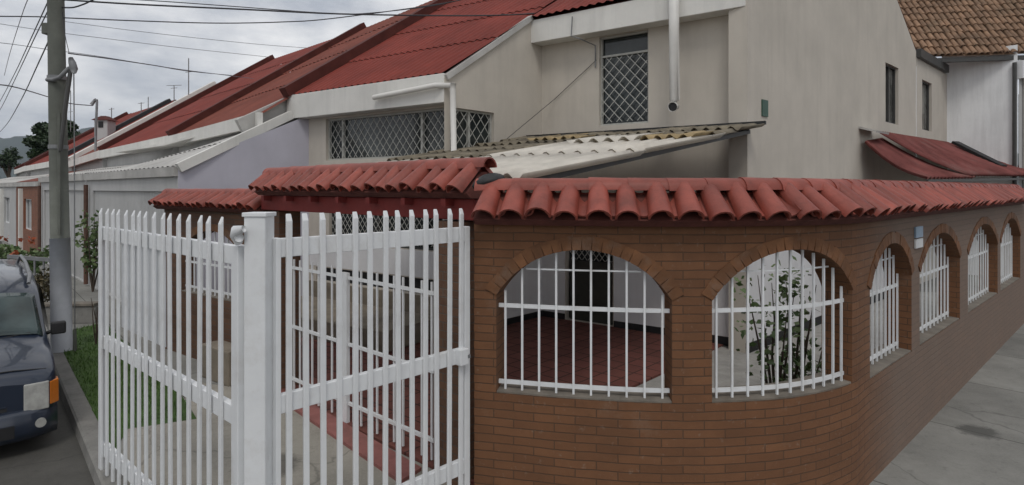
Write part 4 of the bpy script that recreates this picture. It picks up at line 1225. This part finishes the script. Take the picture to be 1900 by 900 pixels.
#@@VAN
# ================================================================== VAN
van = thing('parked_van', (-6.4, 6.9, RD), 'dark blue van with roof rails parked at the kerb, front towards us', 'van')
hd = V((.67,-.742,0)).normalized(); rt = V((-hd.y, hd.x, 0))   # rt points to the viewer's right
if rt.x < 0: rt = -rt
fc = V((-4.60,5.98,RD))-rt*.78                                 # centre of the front face
def VP(x, l, z): return fc+rt*x-hd*l+V((0,0,z))
def top(l):
    K = [(0,.70),(.05,.80),(.35,.91),(.78,.985),(1.35,1.44),(1.6,1.53),(2.4,1.60),(3.9,1.58),(4.2,1.45)]
    for (a, za), (b, zb) in zip(K, K[1:]):
        if l <= b: return za+(zb-za)*(l-a)/(b-a)
    return 1.4
def prof(l):
    t = top(l); nose = .10 if l < .02 else (.04 if l < .06 else (.01 if l < .15 else 0))
    tail = .05 if l > 4.05 else 0
    w = .78-nose-tail; belt = min(.93, t-.05); ro = (t-.93)/.6 if t > .98 else 0
    inset = .05*max(0, min(1, ro))
    return [(w-.04,.24),(w,.42),(w,.62 if t > .7 else t-.06),(w-.01,belt),(w-.03-inset, max(belt+.02, t-.07)),(w-.10-inset, t-.015),(w*.55-inset*.4, t+.012),(0, t+.022)]
def bz(l, x):
    pr = prof(l)[3:]
    for (xa, za), (xb, zb) in zip(pr, pr[1:]):
        if xb <= abs(x) <= xa: return za+(zb-za)*(xa-abs(x))/(xa-xb)
    return pr[0][1]
rows = []
for l in (.0,.03,.08,.2,.35,.55,.78,.95,1.15,1.35,1.6,2.0,2.4,3.0,3.6,3.9,4.1,4.2):
    pr = prof(l)
    full = [(-x, z) for x, z in pr]+[(x, z) for x, z in reversed(pr[:-1])]
    rows.append([VP(x, l, z) for x, z in full])
mb = MB(); mb.quads(rows)
mb.face(rows[0]); mb.face(list(reversed(rows[-1])))
b_ = mb.build('body', M['van'], van, smooth=True); es = b_.modifiers.new('es','EDGE_SPLIT'); es.split_angle = .75
def panel(name, pts, mat, off=.006, parent=van):
    mb = MB(); n = (pts[1]-pts[0]).cross(pts[-1]-pts[0]).normalized()
    if n.dot(V((0,0,0))-pts[0]+V((0,0,2.5))) < 0: n = -n
    mb.face([p+n*off for p in pts]); return mb.build(name, M[mat], parent, solid=.004)
wsl = [VP(-.66,.83,1.02), VP(.66,.83,1.02), VP(.54,1.33,1.415), VP(-.54,1.33,1.415)]
mb = MB(); 
g_ = []
for j in range(8):
    v = j/7; row = []
    for i in range(25):
        u = i/24; l = .83+.49*v; hw = .715-.05*v; x = -hw+2*hw*u
        row.append(VP(x, l-.012, bz(l, x)+.010))
    g_.append(row)
mb.quads(g_); mb.build('windscreen', M['glass_car'], van, smooth=True, solid=.004)
for sx in (-1, 1):
    mb = MB(); mb.face([VP(sx*.786,1.0,.96), VP(sx*.786,3.8,.96), VP(sx*.745,3.7,1.43), VP(sx*.745,1.5,1.40)]); mb.build('side_window', M['glass_car'], van)
    mb = MB(); mb.hexa([VP(sx*x, l, z) for z, zz in ((.42,0),(.69,1)) for x, l in ((.51,-.033+zz*.02),(.71,-.018+zz*.02),(.71,.12),(.51,.10))]); mb.build('headlight', M['lens'], van, bevel=.012)
    mb = MB(); mb.hexa([VP(sx*x, l, z) for z, zz in ((.45,0),(.68,1)) for x, l in ((.715,-.012+zz*.02),(.792,.06+zz*.02),(.792,.20),(.715,.16))]); mb.build('indicator', M['amber'], van, bevel=.01)
    mb = MB(); mb.tube([VP(sx*.64,-.055,.30), VP(sx*.64,.0,.30)], .045, 14); mb.build('fog_lamp', M['lens'], van, smooth=False)
    mb = MB(); mb.box(VP(sx*.86,.98,1.03), rt, hd, (0,0,1), .07, .04, .07); mb.bar(VP(sx*.74,1.0,.97), VP(sx*.80,.98,1.0), .04); mb.build('mirror', M['black'], van, bevel=.018)
    mb = MB(); mb.tube([VP(sx*.62,1.48,1.50), VP(sx*.64,1.62,1.585), VP(sx*.64,2.5,1.655), VP(sx*.64,3.7,1.64), VP(sx*.62,3.85,1.57)], .020, 8); mb.build('roof_rail', M['steel'], van, smooth=True)
for sx in (-1, 1):
    for l in (.72, 3.4):
        mb = MB(); c = VP(sx*.68, l, .30); rws = []
        for xx, r in ((-.10,.22),(-.10,.29),(-.07,.31),(.07,.31),(.10,.29),(.10,.20)):
            rws.append([c+rt*xx+(hd*math.cos(2*PI*k/24)+V((0,0,1))*math.sin(2*PI*k/24))*r for k in range(24)])
        mb.quads(rws, True); wh_ = mb.build('wheel', M['rubber'], van, smooth=True)
        mb = MB(); mb.tube([c+rt*(sx*.06), c+rt*(sx*.098)], [.2,.19], 18); mb.build('rim', M['silver'], wh_)
mb = MB(); mb.tube([VP(-.69+1.38*i/16, .07+.02*abs(2*i/16-1)**3, bz(.09, -.69+1.38*i/16)+.001) for i in range(17)], .006, 5); mb.build('hood_seam', M['black'], van)
# bumper, grille, hood details
mb = MB(); g_ = []
for i in range(15):
    u = -1+2*i/14; x = u*.775; l = -.075+.13*abs(u)**5
    g_.append([VP(x, l+.14, .16), VP(x, l+.02, .17), VP(x, l, .24), VP(x, l, .40), VP(x, l+.03, .435), VP(x, l+.15, .44)])
mb.quads(g_); mb.build('bumper', M['van'], van, smooth=True, solid=.01)
mb = MB(); mb.hexa([VP(x, l, z) for z in (.21, .33) for x, l in ((-.44,-.083),(.44,-.083),(.44,-.03),(-.44,-.03))]); mb.build('air_intake', M['black'], van)
mb = MB()
mb.hexa([VP(x, l, z) for z, zz in ((.46,0),(.66,.03)) for x, l in ((-.385,-.006+zz),(.385,-.006+zz),(.385,.09),(-.385,.09))]); gg = mb.build('front_grille', M['black'], van)
mb = MB()
for z in (.50,.555,.61): mb.bar(VP(-.38,-.006+(z-.46)*.15,z), VP(.38,-.006+(z-.46)*.15,z), .016, .012)
mb.build('slat', M['van'], gg)
mb = MB(); mb.tube([VP(-.5,.77,.985), VP(.2,.83,1.045)], .008, 6); mb.tube([VP(.0,.77,.985), VP(.6,.84,1.04)], .008, 6); mb.build('wiper', M['black'], van)
#@@SMALL
# ================================================================== SMALL THINGS
sg_ = thing('street_number_sign', WP.map(WP.find(1702), .01, 2.0), 'small pale blue and white number sign between third and fourth arches', 'sign')
s = WP.find(1702); t = WP.tan(s)
for (z, hh, mm) in ((2.06,.055,'sign_blue'), (1.945,.045,'white_paint')):
    mb = MB(); mb.box(WP.map(s, .012, z), (t.x,t.y,0), (t.y,-t.x,0), (0,0,1), .13, .008, hh); mb.build('plate', M[mm], sg_)
pl_ = thing('planter_box', (-4.0, 7.75, 0), 'small stone planter box in front of the dark neighbouring wall', 'planter')
mb = MB(); mb.box(NP.map(NP.L-.55, .22, .22), (.81,-.59,0), (.59,.81,0), (0,0,1), .35, .14, .22); mb.build('trough', M['tan'], pl_, bevel=.015)
hz = MB(); hz.abox((-3900,-400,-1.5), (3900,6500,430))
hm = bpy.data.materials.new('thin_haze'); hm.use_nodes = True; hnt = hm.node_tree
hnt.nodes.remove(hnt.nodes['Principled BSDF']); hv = N(hnt, 'ShaderNodeVolumePrincipled')
hv.inputs['Color'].default_value = (.72,.80,.92,1); hv.inputs['Density'].default_value = .00011; hv.inputs['Anisotropy'].default_value = .2
hnt.links.new(hv.outputs[0], hnt.nodes['Material Output'].inputs['Volume'])
tag(hz.build('haze', hm), kind='stuff')
#@@LIGHT
# ================================================================== LIGHT, SKY, CAMERA
w = bpy.data.worlds.new('World'); scene.world = w; w.use_nodes = True
nt = w.node_tree; bg = nt.nodes['Background']
SE_, SR_ = math.radians(55), math.radians(178)
sky = N(nt, 'ShaderNodeTexSky', sky_type='NISHITA'); sky.sun_disc = False
sky.sun_elevation = SE_; sky.sun_rotation = SR_
tc = N(nt, 'ShaderNodeTexCoord'); mp = N(nt, 'ShaderNodeMapping'); mp.inputs['Scale'].default_value = (1.0, 1.0, 2.6)
nt.links.new(tc.outputs['Generated'], mp.inputs[0])
f = noise(nt, mp.outputs[0], 2.3, 9, .58)
f2 = noise(nt, mp.outputs[0], 7.0, 7, .6)
mixn = N(nt, 'ShaderNodeMath', operation='MULTIPLY_ADD'); nt.links.new(f2, mixn.inputs[0]); mixn.inputs[1].default_value = .35; nt.links.new(f, mixn.inputs[2])
cl = mixc(nt, ramp(nt, mixn.outputs[0], .56, .80), (5.2,5.5,6.1), (11.2,11.1,11.0))
skyc = mixc(nt, .90, sky.outputs[0], cl)
nt.links.new(skyc, bg.inputs[0]); bg.inputs[1].default_value = .085
sd = bpy.data.lights.new('Sun', 'SUN'); sd.energy = .9; sd.angle = math.radians(18); sd.color = (1, .96, .9)
so = bpy.data.objects.new('Sun', sd); COL.objects.link(so)
dirv = V((math.cos(SE_)*math.sin(SR_), math.cos(SE_)*math.cos(SR_), math.sin(SE_)))
so.rotation_euler = dirv.to_track_quat('Z', 'Y').to_euler(); so.location = dirv*30
cd = bpy.data.cameras.new('Camera'); cam = bpy.data.objects.new('Camera', cd); COL.objects.link(cam)
cam.location = (0, 0, CH); cam.rotation_euler = (PI/2, 0, 0)
cd.sensor_width = 36; cd.lens = 36*F/1900; cd.shift_y = -100/1900; cd.clip_end = 12000; cd.clip_start = .05
scene.camera = cam
vs = scene.view_settings; vs.view_transform = 'Standard'; vs.look = 'None'; vs.exposure = .15; vs.gamma = 1
scene.render.resolution_x, scene.render.resolution_y = 1024, 485
